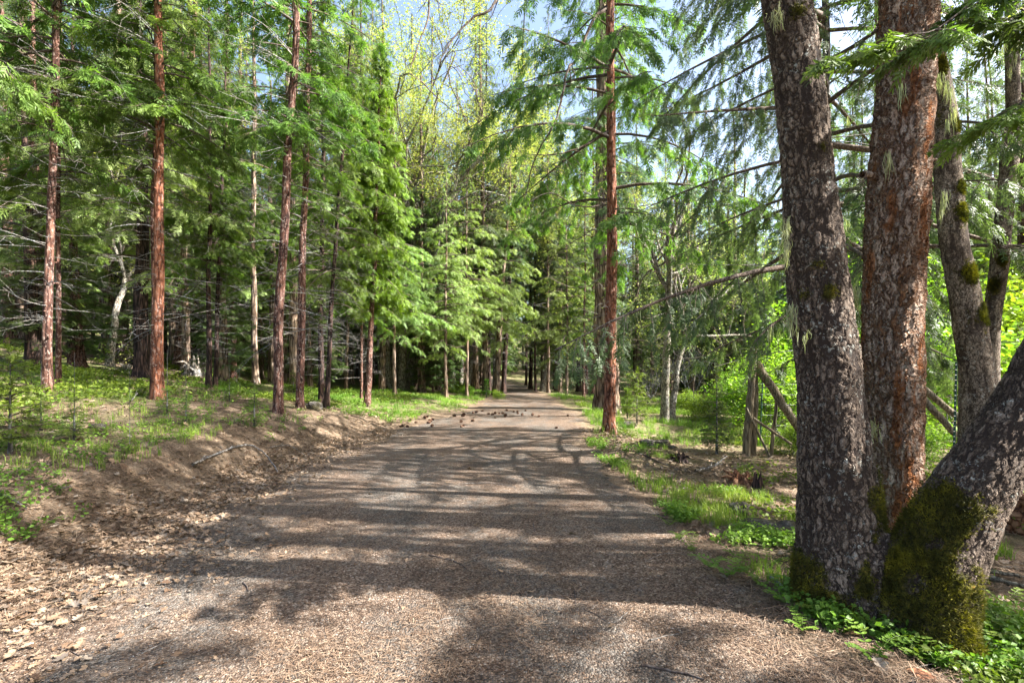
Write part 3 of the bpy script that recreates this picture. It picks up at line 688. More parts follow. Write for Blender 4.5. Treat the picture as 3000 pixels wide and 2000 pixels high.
def filler(n, x0, x1, y0, y1, kinds, dmin, group):
    k = 0; tries = 0
    while k < n and tries < n * 60:
        tries += 1
        y = y0 + (y1 - y0) * rf.random() ** 0.8; x = (x0 + (x1 - x0) * rf.random())
        px = x * y / 1.0; X = x * y      # x is the tangent of the bearing
        if LE(y) - 1.2 < X < RE(y) + 1.0: continue
        if y < 26 and -9 < X < LE(y) + 1: continue
        if not clear(X, y, dmin): continue
        pxx = HX + F * x
        key = rf.choice(kinds)
        if pxx > 1480 and pxx < 1570 and key != 'oak_a' and y < 48: key = 'young_fir'
        where = [m for q, m in marks if pxx > q][-1]
        depth = 'mid-wood' if y < 27 else ('deep in the wood' if y < 40 else 'farthest back')
        name = 'oak_tree' if 'oak' in key else ('cedar_tree' if 'cedar' in key else 'fir_tree')
        sc = rf.uniform(0.8, 1.15)
        plant(name, key, (X, y, float(H(X, y))), f'{desc[key]} {depth}, {where}', 'tree', f'{desc[key]}s {depth}, {where}', rz=rf.uniform(0, 6.28),
              tilt=(rf.gauss(0, 0.025), rf.gauss(0, 0.02)), r=rf.uniform(0.10, 0.24), scale=sc, mat=rf.choice(['bark_fir', 'bark_dark', 'bark_red', 'bark_fir']), seed=rf.randrange(999))
        placed.append((X, y)); k += 1
filler(62, -1.12, -0.28, 17, 46, kinds_l, 2.3, 'left')
filler(34, -0.34, 0.02, 33, 58, kinds_c, 2.3, 'centre')
filler(10, 0.06, 0.2, 36, 56, kinds_r, 2.4, 'right')
filler(14, 0.2, 0.5, 33, 55, kinds_r, 3.2, 'right')
filler(24, 0.5, 1.1, 26, 55, kinds_r, 3.2, 'right')
filler(16, -0.95, -0.3, 15, 30, ['young_fir', 'fir_lit', 'young_fir'], 1.6, 'left')
for i, (px, y, sc) in enumerate([(1090, 39, 1.2), (1180, 43, 1.3), (1265, 38, 1.15), (1340, 45, 1.35), (1410, 50, 1.4), (1150, 36, 1.05), (1590, 46, 1.2), (1640, 40, 1.1), (1120, 30, 1.0), (1235, 31, 1.05), (1395, 38, 1.2)]):
    X = (px - HX) / F * y
    plant('fir_tree', ['fir_a', 'fir_b'][i % 2], (X, y, float(H(X, y))), ['tall pale green fir rising behind the sunny verge trees', 'tall fir rising right of the far bend'][px > 1500], 'tree', ['tall firs behind the verge', 'tall firs right of the bend'][px > 1500], rz=i * 1.1, r=.2, scale=sc, mat='bark_fir', seed=300 + i); placed.append((X, y))
filler(9, 0.7, 1.0, 22, 34, ['fir_a', 'cedar_b', 'fir_a'], 2.6, 'right')
# bushy firs in the sunlit leaf colour, hanging low over the verge
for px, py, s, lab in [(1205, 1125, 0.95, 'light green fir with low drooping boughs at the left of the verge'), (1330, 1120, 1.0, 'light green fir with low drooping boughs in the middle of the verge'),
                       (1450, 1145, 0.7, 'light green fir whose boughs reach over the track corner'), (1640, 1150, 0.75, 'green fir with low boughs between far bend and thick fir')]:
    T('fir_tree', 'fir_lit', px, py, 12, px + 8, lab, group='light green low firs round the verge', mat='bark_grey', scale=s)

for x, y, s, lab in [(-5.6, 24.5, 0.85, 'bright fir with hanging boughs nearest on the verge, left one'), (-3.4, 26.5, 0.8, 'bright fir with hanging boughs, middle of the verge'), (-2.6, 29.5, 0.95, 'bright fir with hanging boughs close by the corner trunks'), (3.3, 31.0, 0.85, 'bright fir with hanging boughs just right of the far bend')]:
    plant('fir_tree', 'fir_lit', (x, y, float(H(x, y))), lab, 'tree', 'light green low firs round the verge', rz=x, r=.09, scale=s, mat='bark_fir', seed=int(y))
# trees standing outside the picture to the right and behind: their crowns shade the track
for i, (x, y, key, s) in enumerate([(9.2, 0.6, 'shade_fir', 0.95), (7.4, -1.6, 'shade_fir', 0.8), (10.8, 3.4, 'shade_fir', 0.9), (9.2, -2.4, 'cedar_b', 0.85), (11.3, 6.6, 'shade_fir', 0.95), (13.8, 4.2, 'fir_a', 0.75), (13.5, -1.5, 'cedar_b', 0.9), (17.0, 9.0, 'fir_a', 0.7), (21.5, 15.5, 'cedar_b', 0.8)]):
    plant('fir_tree' if 'fir' in key else 'cedar_tree', key, (x, y, float(H(x, y))), 'tall conifer standing right of the view whose crown shades the track', 'tree', 'conifers outside the view on the right',
          rz=i * 1.3, r=0.2, scale=s, mat='bark_red', seed=i + 50)
    placed.append((x, y))
# tree just outside the left edge whose boughs enter the picture
plant('cedar_tree', 'cedar_wide', (-8.8, 5.4, float(H(-8.8, 5.4))), 'cedar outside the left edge whose bright boughs reach into the top left corner', 'tree', rz=2.0, r=0.2, scale=0.9, mat='bark_red', seed=90)

# ------------------------------------------------------------------ distant wood: one mass far up the slope
def arrays(me):
    n = len(me.vertices); v = np.zeros(n * 3, np.float32); me.vertices.foreach_get('co', v)
    q = np.zeros(len(me.loops), np.int32); me.loops.foreach_get('vertex_index', q); return v.reshape(-1, 3), q.reshape(-1, 4)
def wood():
    rng = np.random.default_rng(5); bf = Buf()
    base = []
    for sd_ in range(4):
        p = conifer('w', 200 + sd_, 22, 1.0, 3.2, 62, kind='far', dens=0.16, droop=0.3, rise=0.0, size=0.8)
        base.append((arrays(p['crown']), tubes(np.array([[0, 0, -1], [0, 0, 10], [0, 0, 22.0]]), np.array([.25, .16, .02]), 6)))
    n = 0
    while n < 330:
        y = 50 + 75 * rng.random() ** 1.1; X = rng.uniform(-1.2, 1.2) * y
        if LE(y) - 1.5 < X < RE(y) + 1.5 or (y < 58 and X < 2) or (abs(X - 1) < 5 and y < 64): continue
        (v, q), (tv, tq) = base[n % 4]; a = rng.uniform(0, 6.28); c, s = math.cos(a), math.sin(a); k = rng.uniform(0.7, 1.2)
        Rm = np.array([[c, -s, 0], [s, c, 0], [0, 0, 1]]) * k; o = np.array([X, y, float(H(X, y)) - 0.1])
        bf.quads(v @ Rm.T + o, q, 0); bf.quads(tv @ Rm.T + o, tq, 1); n += 1
    me = bf.mesh('distant_wood', [M['fir_leaf'], M['bark_fir']], smooth=False)
    tag(ob('distant_wood', me), 'mass of conifers covering the slope far beyond the track', kind='stuff')
wood()

# ------------------------------------------------------------------ the big trunks on the right
def W(px, py, d): return np.array([(px - HX) / F * d, d, EYE - (py - HY) / F * d])

def bark_near(name, mode):
    b = N(name); at = b.attr('bc'); v = at.outputs['Vector']; moss = b.attr('moss').outputs['Fac']
    vo = b.coord('Object')
    warp = b.t.nodes.new('ShaderNodeTexNoise'); b.l(v, warp.inputs['Vector']); warp.inputs['Scale'].default_value = 9; warp.inputs['Detail'].default_value = 3
    wadd = b.t.nodes.new('ShaderNodeMix'); wadd.data_type = 'VECTOR'; wadd.inputs[0].default_value = 0.09
    b.l(v, wadd.inputs[4]); b.l(warp.outputs['Color'], wadd.inputs[5]); vw0 = wadd.outputs[1]
    warp2 = b.t.nodes.new('ShaderNodeTexNoise'); b.l(v, warp2.inputs['Vector']); warp2.inputs['Scale'].default_value = 42; warp2.inputs['Detail'].default_value = 4
    wadd2 = b.t.nodes.new('ShaderNodeMix'); wadd2.data_type = 'VECTOR'; wadd2.inputs[0].default_value = 0.035
    b.l(vw0, wadd2.inputs[4]); b.l(warp2.outputs['Color'], wadd2.inputs[5]); vw = wadd2.outputs[1]
    if mode == 'oak': sx, sz = 26, 9
    elif mode == 'fir': sx, sz = 21, 4.5
    else: sx, sz = 30, 14
    pv = b.mapv(vw, (sx, sx, sz))
    e = b.voro(pv, 1.0, 'DISTANCE_TO_EDGE'); cell = b.voro(pv, 1.0, 'F1', 'Color')
    sep = b.t.nodes.new('ShaderNodeSeparateColor'); b.l(cell, sep.inputs[0])
    fine = b.noise(b.mapv(v, (1, 1, 0.45)), 60, 6, 0.7); med = b.noise(b.mapv(v, (1, 1, 0.5)), 16, 5, 0.65); big = b.noise(v, 3.2, 4, 0.6)
    crack = b.ramp(b.math('ADD', e, b.math('MULTIPLY', b.math('SUBTRACT', fine, 0.5), 0.12)), [(0.0, 0.0), (0.16 if mode != 'smooth' else 0.07, 1.0)])
    if mode == 'oak':
        plate = b.ramp(b.math('ADD', b.math('MULTIPLY', fine, 0.6), b.math('MULTIPLY', med, 0.4)), [(0.34, (0.052, 0.038, 0.028)), (0.47, (0.155, 0.114, 0.084)), (0.58, (0.23, 0.18, 0.14)), (0.70, (0.33, 0.28, 0.23))])
        gap = (0.035, 0.025, 0.02)
    elif mode == 'fir':
        plate = b.ramp(b.math('ADD', b.math('MULTIPLY', fine, 0.65), b.math('MULTIPLY', med, 0.35)), [(0.34, (0.14, 0.075, 0.05)), (0.44, (0.33, 0.225, 0.165)), (0.54, (0.48, 0.37, 0.29)), (0.66, (0.60, 0.52, 0.44))])
        gap = b.ramp(fine, [(0.4, (0.07, 0.032, 0.018)), (0.6, (0.22, 0.115, 0.06))])
    else:
        plate = b.ramp(b.math('ADD', b.math('MULTIPLY', fine, 0.6), b.math('MULTIPLY', med, 0.4)), [(0.36, (0.12, 0.09, 0.066)), (0.5, (0.28, 0.22, 0.165)), (0.62, (0.45, 0.37, 0.29))])
        gap = (0.05, 0.036, 0.028)
    tone = b.math('ADD', 0.85, b.math('MULTIPLY', sep.outputs[0], 0.3))
    plate = b.hsv(plate, 0.5, 1.0, tone)
    pf = b.mapv(vw, (sx * 2.1, sx * 2.1, sz * 1.5)); e2 = b.voro(pf, 1.0, 'DISTANCE_TO_EDGE')
    c2 = b.ramp(b.math('ADD', e2, b.math('MULTIPLY', b.math('SUBTRACT', fine, 0.5), 0.3)), [(0.0, 0.35), (0.14, 1.0)])
    plate = b.mix(1.0, plate, c2, 'MULTIPLY')
    fur = b.ramp(b.noise(b.mapv(vw, (14, 14, 2.6)), 1.0, 6, 0.7, 0.6), [(0.39 if mode == 'fir' else 0.42, 0.0), (0.45 if mode == 'fir' else 0.50, 1.0)])
    crack = b.math('MULTIPLY', crack, fur)
    col = b.mix(crack, gap, plate)
    if mode == 'fir':
        # peeled orange strips between the grey ridges
        st = b.noise(b.mapv(v, (5.5, 5.5, 1.0)), 1.0, 5, 0.65, 0.5)
        col = b.mix(b.ramp(st, [(0.555, 0.0), (0.61, 0.8)]), col, b.ramp(fine, [(0.36, (0.10, 0.03, 0.010)), (0.6, (0.33, 0.125, 0.04))]))
    col = b.mix(b.ramp(big, [(0.42, 0.35), (0.6, 0.0)]), col, b.mix(1.0, col, (0.6, 0.62, 0.66), 'MULTIPLY'))
    ln = b.noise(vo, 26, 5, 0.8); lz = b.noise(vo, 3.1, 3, 0.6)
    lm = b.math('MULTIPLY', b.ramp(ln, [(0.57, 0.0), (0.62, 0.9)]), b.ramp(lz, [(0.46, 0.0), (0.58, 1.0)]))
    col = b.mix(lm, col, (0.36, 0.37, 0.33))
    mn = b.noise(vo, 34, 5, 0.7); mc = b.ramp(mn, [(0.36, (0.014, 0.013, 0.005)), (0.5, (0.045, 0.042, 0.008)), (0.62, (0.12, 0.10, 0.014)), (0.72, (0.22, 0.12, 0.03))])
    mm = b.ramp(b.math('ADD', moss, b.math('MULTIPLY', b.math('SUBTRACT', b.noise(vo, 12, 6, 0.8), 0.5), 2.4)), [(0.40, 0.0), (0.62, 1.0)])
    col = b.mix(mm, col, mc)
    h = b.math('ADD', b.math('MULTIPLY', crack, 1.0), b.math('ADD', b.math('MULTIPLY', fine, 0.5), b.math('MULTIPLY', med, 0.5)))
    h = b.math('ADD', h, b.math('MULTIPLY', mm, b.math('MULTIPLY', mn, 1.5)))
    b.surf(col, 0.92, None, 0.15)
    dsp = b.t.nodes.new('ShaderNodeDisplacement'); b.l(h, dsp.inputs['Height']); dsp.inputs['Midlevel'].default_value = 1.9
    dsp.inputs['Scale'].default_value = {'oak': 0.013, 'fir': 0.030, 'smooth': 0.006}[mode]
    b.l(dsp.outputs[0], b.out.inputs['Displacement'])
    b.m.displacement_method = 'BOTH'
    return b.m

def resample(P, R, step):
    P = np.array(P, float); R = np.array(R, float)
    # smooth by Catmull-Rom through the points
    out = []; rr = []
    Pe = np.vstack([2 * P[0] - P[1], P, 2 * P[-1] - P[-2]]); Re = np.concatenate([[R[0]], R, [R[-1]]])
    for i in range(1, len(Pe) - 2):
        n = max(int(np.linalg.norm(Pe[i + 1] - Pe[i]) / step), 1)
        for t in np.arange(n) / n:
            out.append(0.5 * ((2 * Pe[i]) + (-Pe[i - 1] + Pe[i + 1]) * t + (2 * Pe[i - 1] - 5 * Pe[i] + 4 * Pe[i + 1] - Pe[i + 2]) * t * t + (-Pe[i - 1] + 3 * Pe[i] - 3 * Pe[i + 1] + Pe[i + 2]) * t ** 3))
            rr.append(Re[i] * (1 - t) + Re[i + 1] * t)
    out.append(P[-1]); rr.append(R[-1])
    return np.array(out), np.array(rr)

def stem_coords(V, stems):
    """coordinates along/around the nearest stem for every vertex"""
    best = np.full(len(V), 1e9); bc = np.zeros((len(V), 3)); which = np.zeros(len(V), int)
    for si, (P, R) in enumerate(stems):
        T = np.gradient(P, axis=0); T = unit(T); s = np.concatenate([[0], np.cumsum(np.linalg.norm(np.diff(P, axis=0), axis=1))])
        A = unit(np.cross(T, np.array([0, 1.0, 0]))); B = np.cross(T, A)
        for c0 in range(0, len(V), 20000):
            v = V[c0:c0 + 20000]; d = np.linalg.norm(v[:, None] - P[None], axis=2); j = d.argmin(1); dj = d[np.arange(len(v)), j] - R[j]
            off = v - P[j]
            c = np.stack([(off * A[j]).sum(1), (off * B[j]).sum(1), s[j] + (off * T[j]).sum(1)], -1)
            sel = dj < best[c0:c0 + 20000]
            best[c0:c0 + 20000][sel] = dj[sel]; bc[c0:c0 + 20000][sel] = c[sel] + si * 7.3; which[c0:c0 + 20000][sel] = si
    return bc, which

def set_attrs(me, bc, moss):
    a = me.attributes.new('bc', 'FLOAT_VECTOR', 'POINT'); a.data.foreach_set('vector', bc.astype(np.float32).ravel())
    a = me.attributes.new('moss', 'FLOAT', 'POINT'); a.data.foreach_set('value', np.clip(moss, 0, 1).astype(np.float32))

def big_trunk(name, pts, mode, stubs, seed, moss_spots=(), loc=None, nseg=128, step=0.022, lump=0.03):
    P = np.array([W(a, b, c) for a, b, c, d in pts]); R = np.array([d * 1.04 / 2 / F * c / math.hypot(1, (a - HX) / F) for a, b, c, d in pts])
    P, R = resample(P, R, step)
    V, Q = tubes(P, R, nseg); c = np.repeat(P, nseg, 0); dv = V - c; a = np.arctan2(dv[:, 1], dv[:, 0])
    nz = noise(V * np.array([3.2, 3.2, 1.6]), seed) * lump * 1.6 + noise(V * 9.0, seed + 1) * lump * 0.7
    V = c + dv * (1 + nz / np.repeat(R, nseg)[:, None] * 0.4 if False else 1 + nz[:, None] * 1.6) if True else V
    moss = np.zeros(len(V))
    for (mx, my, md, mr) in moss_spots:
        moss = np.maximum(moss, 0.95 - np.linalg.norm((V - W(mx, my, md)) * np.array([1, .6, .7]), axis=1) / mr * 0.55)
    bc, _ = stem_coords(V, [(P, R)])
    for (sx, sy, sdp, ex, ey) in stubs:
        p0 = W(sx, sy, sdp); p1 = W(ex, ey, sdp - 0.03)
        tv, tq = tubes(np.stack([p0, (p0 + p1) / 2 + [0, 0, 0.01], p1]), np.array([.022, .014, .004]), 6)
        Q = np.vstack([Q, tq + len(V)]); V = np.vstack([V, tv]); bc = np.vstack([bc, tv]); moss = np.concatenate([moss, np.zeros(len(tv))])
    loc = np.array(loc); bf = Buf(); bf.quads(V - loc, Q); me = bf.mesh(name, [M['near_' + mode]]); set_attrs(me, bc, moss)
    return me, P, R, V, moss

for m_ in ('oak', 'fir', 'smooth'): M['near_' + m_] = bark_near('bark_near_' + m_, m_)

def moss_tufts(V, Nn, wgt, n, rng, size=0.022):
    p = np.clip(wgt, 0, None); p = p / p.sum(); i = rng.choice(len(V), n, p=p)
    O = V[i] + rng.normal(0, 0.008, (n, 3)); D = unit(Nn[i] + rng.normal(0, 0.55, (n, 3)) + np.array([0, 0, 0.15])); Sx = unit(np.cross(D, rng.normal(0, 1, (n, 3))))
    L = size * rng.uniform(0.5, 1.3, n)[:, None]
    Vt = np.stack([O - Sx * L * .16, O + D * L, O + Sx * L * .16], 1)
    bf = Buf(); bf.tris(Vt.reshape(-1, 3), np.arange(n * 3).reshape(-1, 3)); return bf

def surface_tufts(V, P, which_R, moss, n, rng):
    d = np.linalg.norm(V[:, None, ::] - P[None, ::6], axis=2).argmin(1); Nn = unit(V - P[::6][d]); return moss_tufts(V, Nn, moss, n, rng)

# forked oak ---------------------------------------------------------------
bx, by, bz = float(W(2560, 1800, 3.5)[0]), 3.5, float(H(W(2560, 1800, 3.5)[0], 3.5))
oak = root('forked_oak', (bx, by, bz), 'forked oak with dark cracked bark and mossy foot, nearest trunk right of the track', 'tree')
L0 = [(2500, 1960, 3.45, 330), (2475, 1780, 3.5, 290), (2462, 1600, 3.58, 268), (2456, 1450, 3.6, 250), (2440, 1250, 3.6, 218), (2425, 1050, 3.6, 204), (2402, 850, 3.6, 188), (2384, 650, 3.6, 174), (2363, 430, 3.6, 158), (2338, 200, 3.6, 146), (2307, 0, 3.6, 148), (2262, -350, 3.6, 130), (2225, -800, 3.6, 110)]
R0 = [(2640, 2080, 3.1, 230), (2690, 1900, 3.15, 280), (2735, 1700, 3.22, 282), (2782, 1560, 3.25, 272), (2868, 1400, 3.25, 262), (2985, 1240, 3.25, 250), (3070, 1080, 3.3, 235), (3150, 880, 3.35, 220), (3215, 560, 3.4, 200), (3260, 100, 3.45, 180), (3290, -500, 3.5, 150)]
stems = []
bf = Buf()
rng = np.random.default_rng(3)
for k, src in enumerate((L0, R0)):
    P = np.array([W(a - (4 if k == 0 else 0), b, c) for a, b, c, d in src]); R = np.array([d * 1.03 / 2 / F * c / math.hypot(1, (a - HX) / F) for a, b, c, d in src]); P, R = resample(P, R, 0.03); stems.append((P, R))
    V, Q = tubes(P, R, 64); c = np.repeat(P, 64, 0); dv = V - c
    nz = noise(V * np.array([3.0, 3.0, 1.3]), 40 + k) * 0.055 + noise(V * np.array([8, 8, 5.0]), 42 + k) * 0.028
    V = c + dv * (1 + nz)[:, None]; bf.quads(V, Q)
    n = len(P)
    for e, s in ((0, 1), (n - 1, -1)):     # closed ends for the voxel join
        ring = V[e * 64:(e + 1) * 64]; bf.tris(np.vstack([ring, P[e]]), [[i, (i + 1) % 64, 64][::s] for i in range(64)])
def blob(c, r, sc):
    th = np.linspace(0, PI, 13); ph = np.arange(20) / 20 * 2 * PI
    pts = np.array([[math.sin(t) * math.cos(p), math.sin(t) * math.sin(p), math.cos(t)] for t in th for p in ph]) * np.array(sc) * r + c
    idx = np.arange(13 * 20).reshape(13, 20)
    bf.quads(pts, np.stack([idx[:-1], idx[1:], np.roll(idx[1:], -1, 1), np.roll(idx[:-1], -1, 1)], -1).reshape(-1, 4))
blob(W(2590, 1690, 3.42), 0.27, (1.0, 0.85, 1.15)); blob(W(2620, 1800, 3.3), 0.26, (1.1, 0.8, 0.9)); blob(W(2800, 1890, 3.05), 0.13, (1.0, 1.0, 0.9)); blob(W(2400, 1760, 3.5), 0.19, (0.9, .9, 0.9))
raw = bf.mesh('raw', [])
tmp = bpy.data.objects.new('tmp', raw); C.objects.link(tmp)
md = tmp.modifiers.new('r', 'REMESH'); md.mode = 'VOXEL'; md.voxel_size = 0.0125; md.use_smooth_shade = True
sm_ = tmp.modifiers.new('s', 'SMOOTH'); sm_.factor = 0.5; sm_.iterations = 6
dg = bpy.context.evaluated_depsgraph_get(); me = bpy.data.meshes.new_from_object(tmp.evaluated_get(dg)); bpy.data.objects.remove(tmp)
n = len(me.vertices); V = np.zeros(n * 3, np.float32); me.vertices.foreach_get('co', V); V = V.reshape(-1, 3).astype(float)
Nn = np.zeros(n * 3, np.float32); me.vertices.foreach_get('normal', Nn); Nn = Nn.reshape(-1, 3)
bc, which = stem_coords(V, stems)
nn = noise(V * 4.0, 77) * 0.24 + noise(V * 14.0, 78) * 0.12
thr = np.where(which == 0, 0.42 + 0.55 * np.clip(Nn[:, 0], -0.35, 1), 0.50 + 0.5 * np.clip(-Nn[:, 0] * 0.8 + Nn[:, 2] * .3, -0.7, 1))
moss = (1 - sm(-0.25, 0.22, V[:, 2] - thr - nn)) * (0.8 + 0.5 * noise(V * 9.0, 79))
for (mx, my, md_, mr) in [(2432, 855, 3.42, 0.09), (2395, 775, 3.45, 0.07), (2360, 860, 3.5, 0.06), (2482, 845, 3.6, 0.06), (2335, 30, 3.45, 0.09), (2410, 430, 3.45, 0.05), (2440, 690, 3.5, .04), (2360, 160, 3.5, .05)]:
    moss = np.maximum(moss, (1.1 - np.linalg.norm(V - W(mx, my, md_), axis=1) / mr) * 1.0)
me.vertices.foreach_set('co', (V - np.array([bx, by, bz])).astype(np.float32).ravel()); set_attrs(me, bc, moss)
me.materials.clear(); me.materials.append(M['near_oak']); me.polygons.foreach_set('use_smooth', np.ones(len(me.polygons), bool)); me.update()
ob('trunk', me, oak)
mt = moss_tufts(V - np.array([bx, by, bz]), Nn, np.clip(moss - 0.15, 0, 1) ** 2 * (V[:, 2] > -0.1) * (V[:, 2] < 5), 42000, rng, 0.020)
ob('moss', mt.mesh('moss', [M['moss']], smooth=False), oak)
off0 = np.array([bx, by, bz])
for grp in ([W(2302, 640 + 20 * i, 3.42) for i in range(6)], [W(2318, 890 + 14 * i, 3.42) for i in range(5)], [W(2278, 20 + 10 * i, 3.45) for i in range(4)], [W(2500, 840 + 12 * i, 3.55) for i in range(4)], [W(2475, 640, 3.5)], [W(2360, 970, 3.4)], [W(2560, 1230, 3.5), W(2562, 1255, 3.5)]):
    ls = Buf(); strands(ls, np.array(grp) - off0, rng, 0.04, 0.12, 0, per=14, w=0.003); ob('hanging_lichen', ls.mesh('hanging_lichen', [M['lichen']]), oak)

top = np.array(W(2225, -800, 3.6)); p = PROTO['oak_near']; off = top - np.array([bx, by, bz]) - np.array([0.1 * 6 * 0.9, 0, 6 * 0.9])
ob('branches', p['branches'], oak, loc=off, scale=0.9); ob('crown', p['crown'], oak, loc=off, scale=0.9)

# the other big trunks -------------------------------------------------------
def big_tree(name, label, pts, mode, stubs, seed, spots, crown, rz=0.0, sc=1.0, tufts=0, lich=()):
    b0 = W(*pts[0][:3]); base = np.array([b0[0], b0[1], float(H(b0[0], b0[1]))])
    o = root(name, tuple(base), label, 'tree')
    me, P, R, V, moss = big_trunk('trunk', pts, mode, stubs, seed, spots, base)
    ob('trunk', me, o)
    rng = np.random.default_rng(seed)
    if tufts:
        mt = surface_tufts(V, P, R, np.where(moss > 0.55, moss, 0), tufts, rng); me = mt.mesh('moss', [M['moss']], smooth=False)
        me.transform(Matrix.Translation(-Vector(base))); ob('moss', me, o)
    if lich:
        for q3 in lich:
            ls = Buf(); strands(ls, np.array([W(*q3)]) - base, rng, 0.08, 0.26, 0, per=18, w=0.004); ob('hanging_lichen', ls.mesh('hanging_lichen', [M['lichen']]), o)
    p = PROTO[crown]; tp = P[-1] - base; z0 = tp[2]
    zo = max(0, z0 - 6 * sc) if 'oak' in crown else 0
    ob('branches', p['branches'], o, loc=(tp[0], tp[1], zo), rot=(0, 0, rz), scale=sc); ob('crown', p['crown'], o, loc=(tp[0], tp[1], zo), rot=(0, 0, rz), scale=sc)
    # bare upper bole through the crown
    q = tubes(np.array([P[-1] - base, [tp[0], tp[1], z0 + 6], [tp[0], tp[1], p['H'] * sc]]), np.array([R[-1], R[-1] * .6, 0.02]), 12); bu = Buf(); bu.quads(*q); ob('upper_trunk', bu.mesh('upper_trunk', [M['bark_fir']]), o)
    return o
big_tree('fir_tree', 'straight fir with orange furrows between pale scaly ridges, behind the fork of the oak',
         [(2622, 1620, 5.0, 160), (2622, 1480, 5.0, 134), (2622, 1300, 5.0, 134), (2616, 1050, 5.0, 152), (2618, 800, 5.0, 160), (2635, 500, 5.0, 158), (2650, 250, 5.0, 152), (2661, 0, 5.0, 146), (2672, -300, 5.0, 132), (2680, -700, 5.0, 120)],
         'fir', [(2700, 475, 4.95, 2745, 470), (2560, 515, 4.95, 2528, 512), (2700, 657, 4.95, 2724, 655)], 60, (), 'high_fir', 0.7, 1.0, lich=[(2640, 250, 4.78), (2602, 450, 4.8)])
big_tree('oak_tree', 'tan mossy oak trunk leaning left, behind the right stem of the forked oak',
         [(2900, 1520, 6.0, 165), (2880, 1330, 6.0, 140), (2862, 1080, 6.0, 104), (2832, 900, 6.0, 92), (2795, 700, 6.0, 84), (2775, 480, 6.0, 80), (2768, 330, 6.0, 70), (2748, 180, 6.0, 50), (2735, 60, 6.0, 42), (2725, -300, 6.0, 34)],
         'smooth', [], 61, [(2755, 190, 5.9, .14), (2745, 330, 5.85, .14), (2800, 370, 5.9, .08), (2740, 400, 5.9, .09), (2830, 620, 5.85, .12), (2850, 800, 5.85, .13), (2880, 920, 5.9, .14), (2800, 850, 5.85, .10), (2815, 550, 5.9, .09)], 'oak_near', 0.3, 0.8, tufts=14000,
         lich=[(2760, 220, 5.85), (2775, 240, 5.85), (2785, 260, 5.85), (2790, 320, 5.85), (2780, 350, 5.85), (2770, 560, 5.85), (2763, 590, 5.85), (2745, 215, 5.85)])
big_tree('oak_tree', 'thin dark mossy oak trunk at the right edge, leaning right behind the tan one',
         [(2905, 1250, 8.0, 60), (2900, 1000, 8.0, 56), (2925, 800, 8.0, 54), (2945, 600, 8.0, 52), (2965, 400, 8.0, 56), (2968, 330, 8.0, 44), (2965, 150, 8.0, 40), (2965, -100, 8.0, 38), (2970, -500, 8.0, 34)],
         'smooth', [], 62, [(2930, 560, 7.85, .12), (2935, 700, 7.85, .12), (2920, 830, 7.85, .14), (2945, 760, 7.85, .1), (2960, 450, 7.85, .12), (2960, 330, 7.85, .13)], 'oak_near', 2.0, 0.9, tufts=8000,
         lich=[(2950, 110, 7.85), (2940, 120, 7.85), (2960, 200, 7.85), (2975, 160, 7.85)])

# ------------------------------------------------------------------ litter, needles, stones, herbs (uncountable: one object each)
def tone_attr(me, tones, per):
    a = me.attributes.new('tone', 'FLOAT', 'POINT'); a.data.foreach_set('value', np.repeat(tones, per).astype(np.float32))

def lie(O, rng, tilt):
    """random lying frames: in-plane axes D, S and normal U"""
    n = len(O); a = rng.uniform(0, 2 * PI, n)
    U = unit(np.stack([rng.normal(0, tilt, n), rng.normal(0, tilt, n), np.ones(n)], -1))
    D = np.stack([np.cos(a), np.sin(a), 0 * a], -1); D = unit(D - U * (D * U).sum(1, keepdims=True)); return D, np.cross(U, D), U

OAK_OUT = np.array([(0, -.04), (.16, -.05), (.22, -.22), (.34, -.28), (.40, -.12), (.52, -.32), (.66, -.36), (.66, -.14), (.84, -.22), (.88, -.07), (1, 0), (.88, .07), (.84, .22), (.66, .14), (.66, .36), (.52, .32), (.40, .12), (.34, .28), (.22, .22), (.16, .05)])
def oak_leaves(name, X, Y, rng, size, tilt, lift, label):
    n = len(X); O = np.stack([X, Y, H(X, Y) + 0.004 + lift * rng.random(n) ** 1.5], -1); D, Sd, U = lie(O, rng, tilt)
    k = len(OAK_OUT); sz = (size * rng.uniform(0.55, 1.25, n))[:, None]; cu = rng.normal(0.0, 0.55, n)[:, None]; cu2 = rng.normal(0.2, 0.5, n)[:, None]
    wsc = rng.uniform(0.6, 1.1, n)[:, None]
    tx = (OAK_OUT[None, :, 0] - 0.5) * sz; ty = OAK_OUT[None, :, 1] * sz * wsc
    tz = cu * tx ** 2 / sz + cu2 * ty ** 2 / sz * 2.2
    V = O[:, None] + tx[..., None] * D[:, None] + ty[..., None] * Sd[:, None] + tz[..., None] * U[:, None]
    V = np.concatenate([V, O[:, None]], 1)          # k+1 verts
    b0 = np.arange(n)[:, None] * (k + 1); i = np.arange(k)[None]
    T = np.stack([b0 + i, b0 + (i + 1) % k, np.broadcast_to(b0 + k, (n, k))], -1).reshape(-1, 3)
    bf = Buf(); bf.tris(V.reshape(-1, 3), T); me = bf.mesh(name, [M['litter']], smooth=False)
    tone_attr(me, np.clip(rng.beta(1.6, 1.6, n), 0, 1), k + 1)
    return tag(ob(name, me), label, kind='stuff')

rng = np.random.default_rng(11)
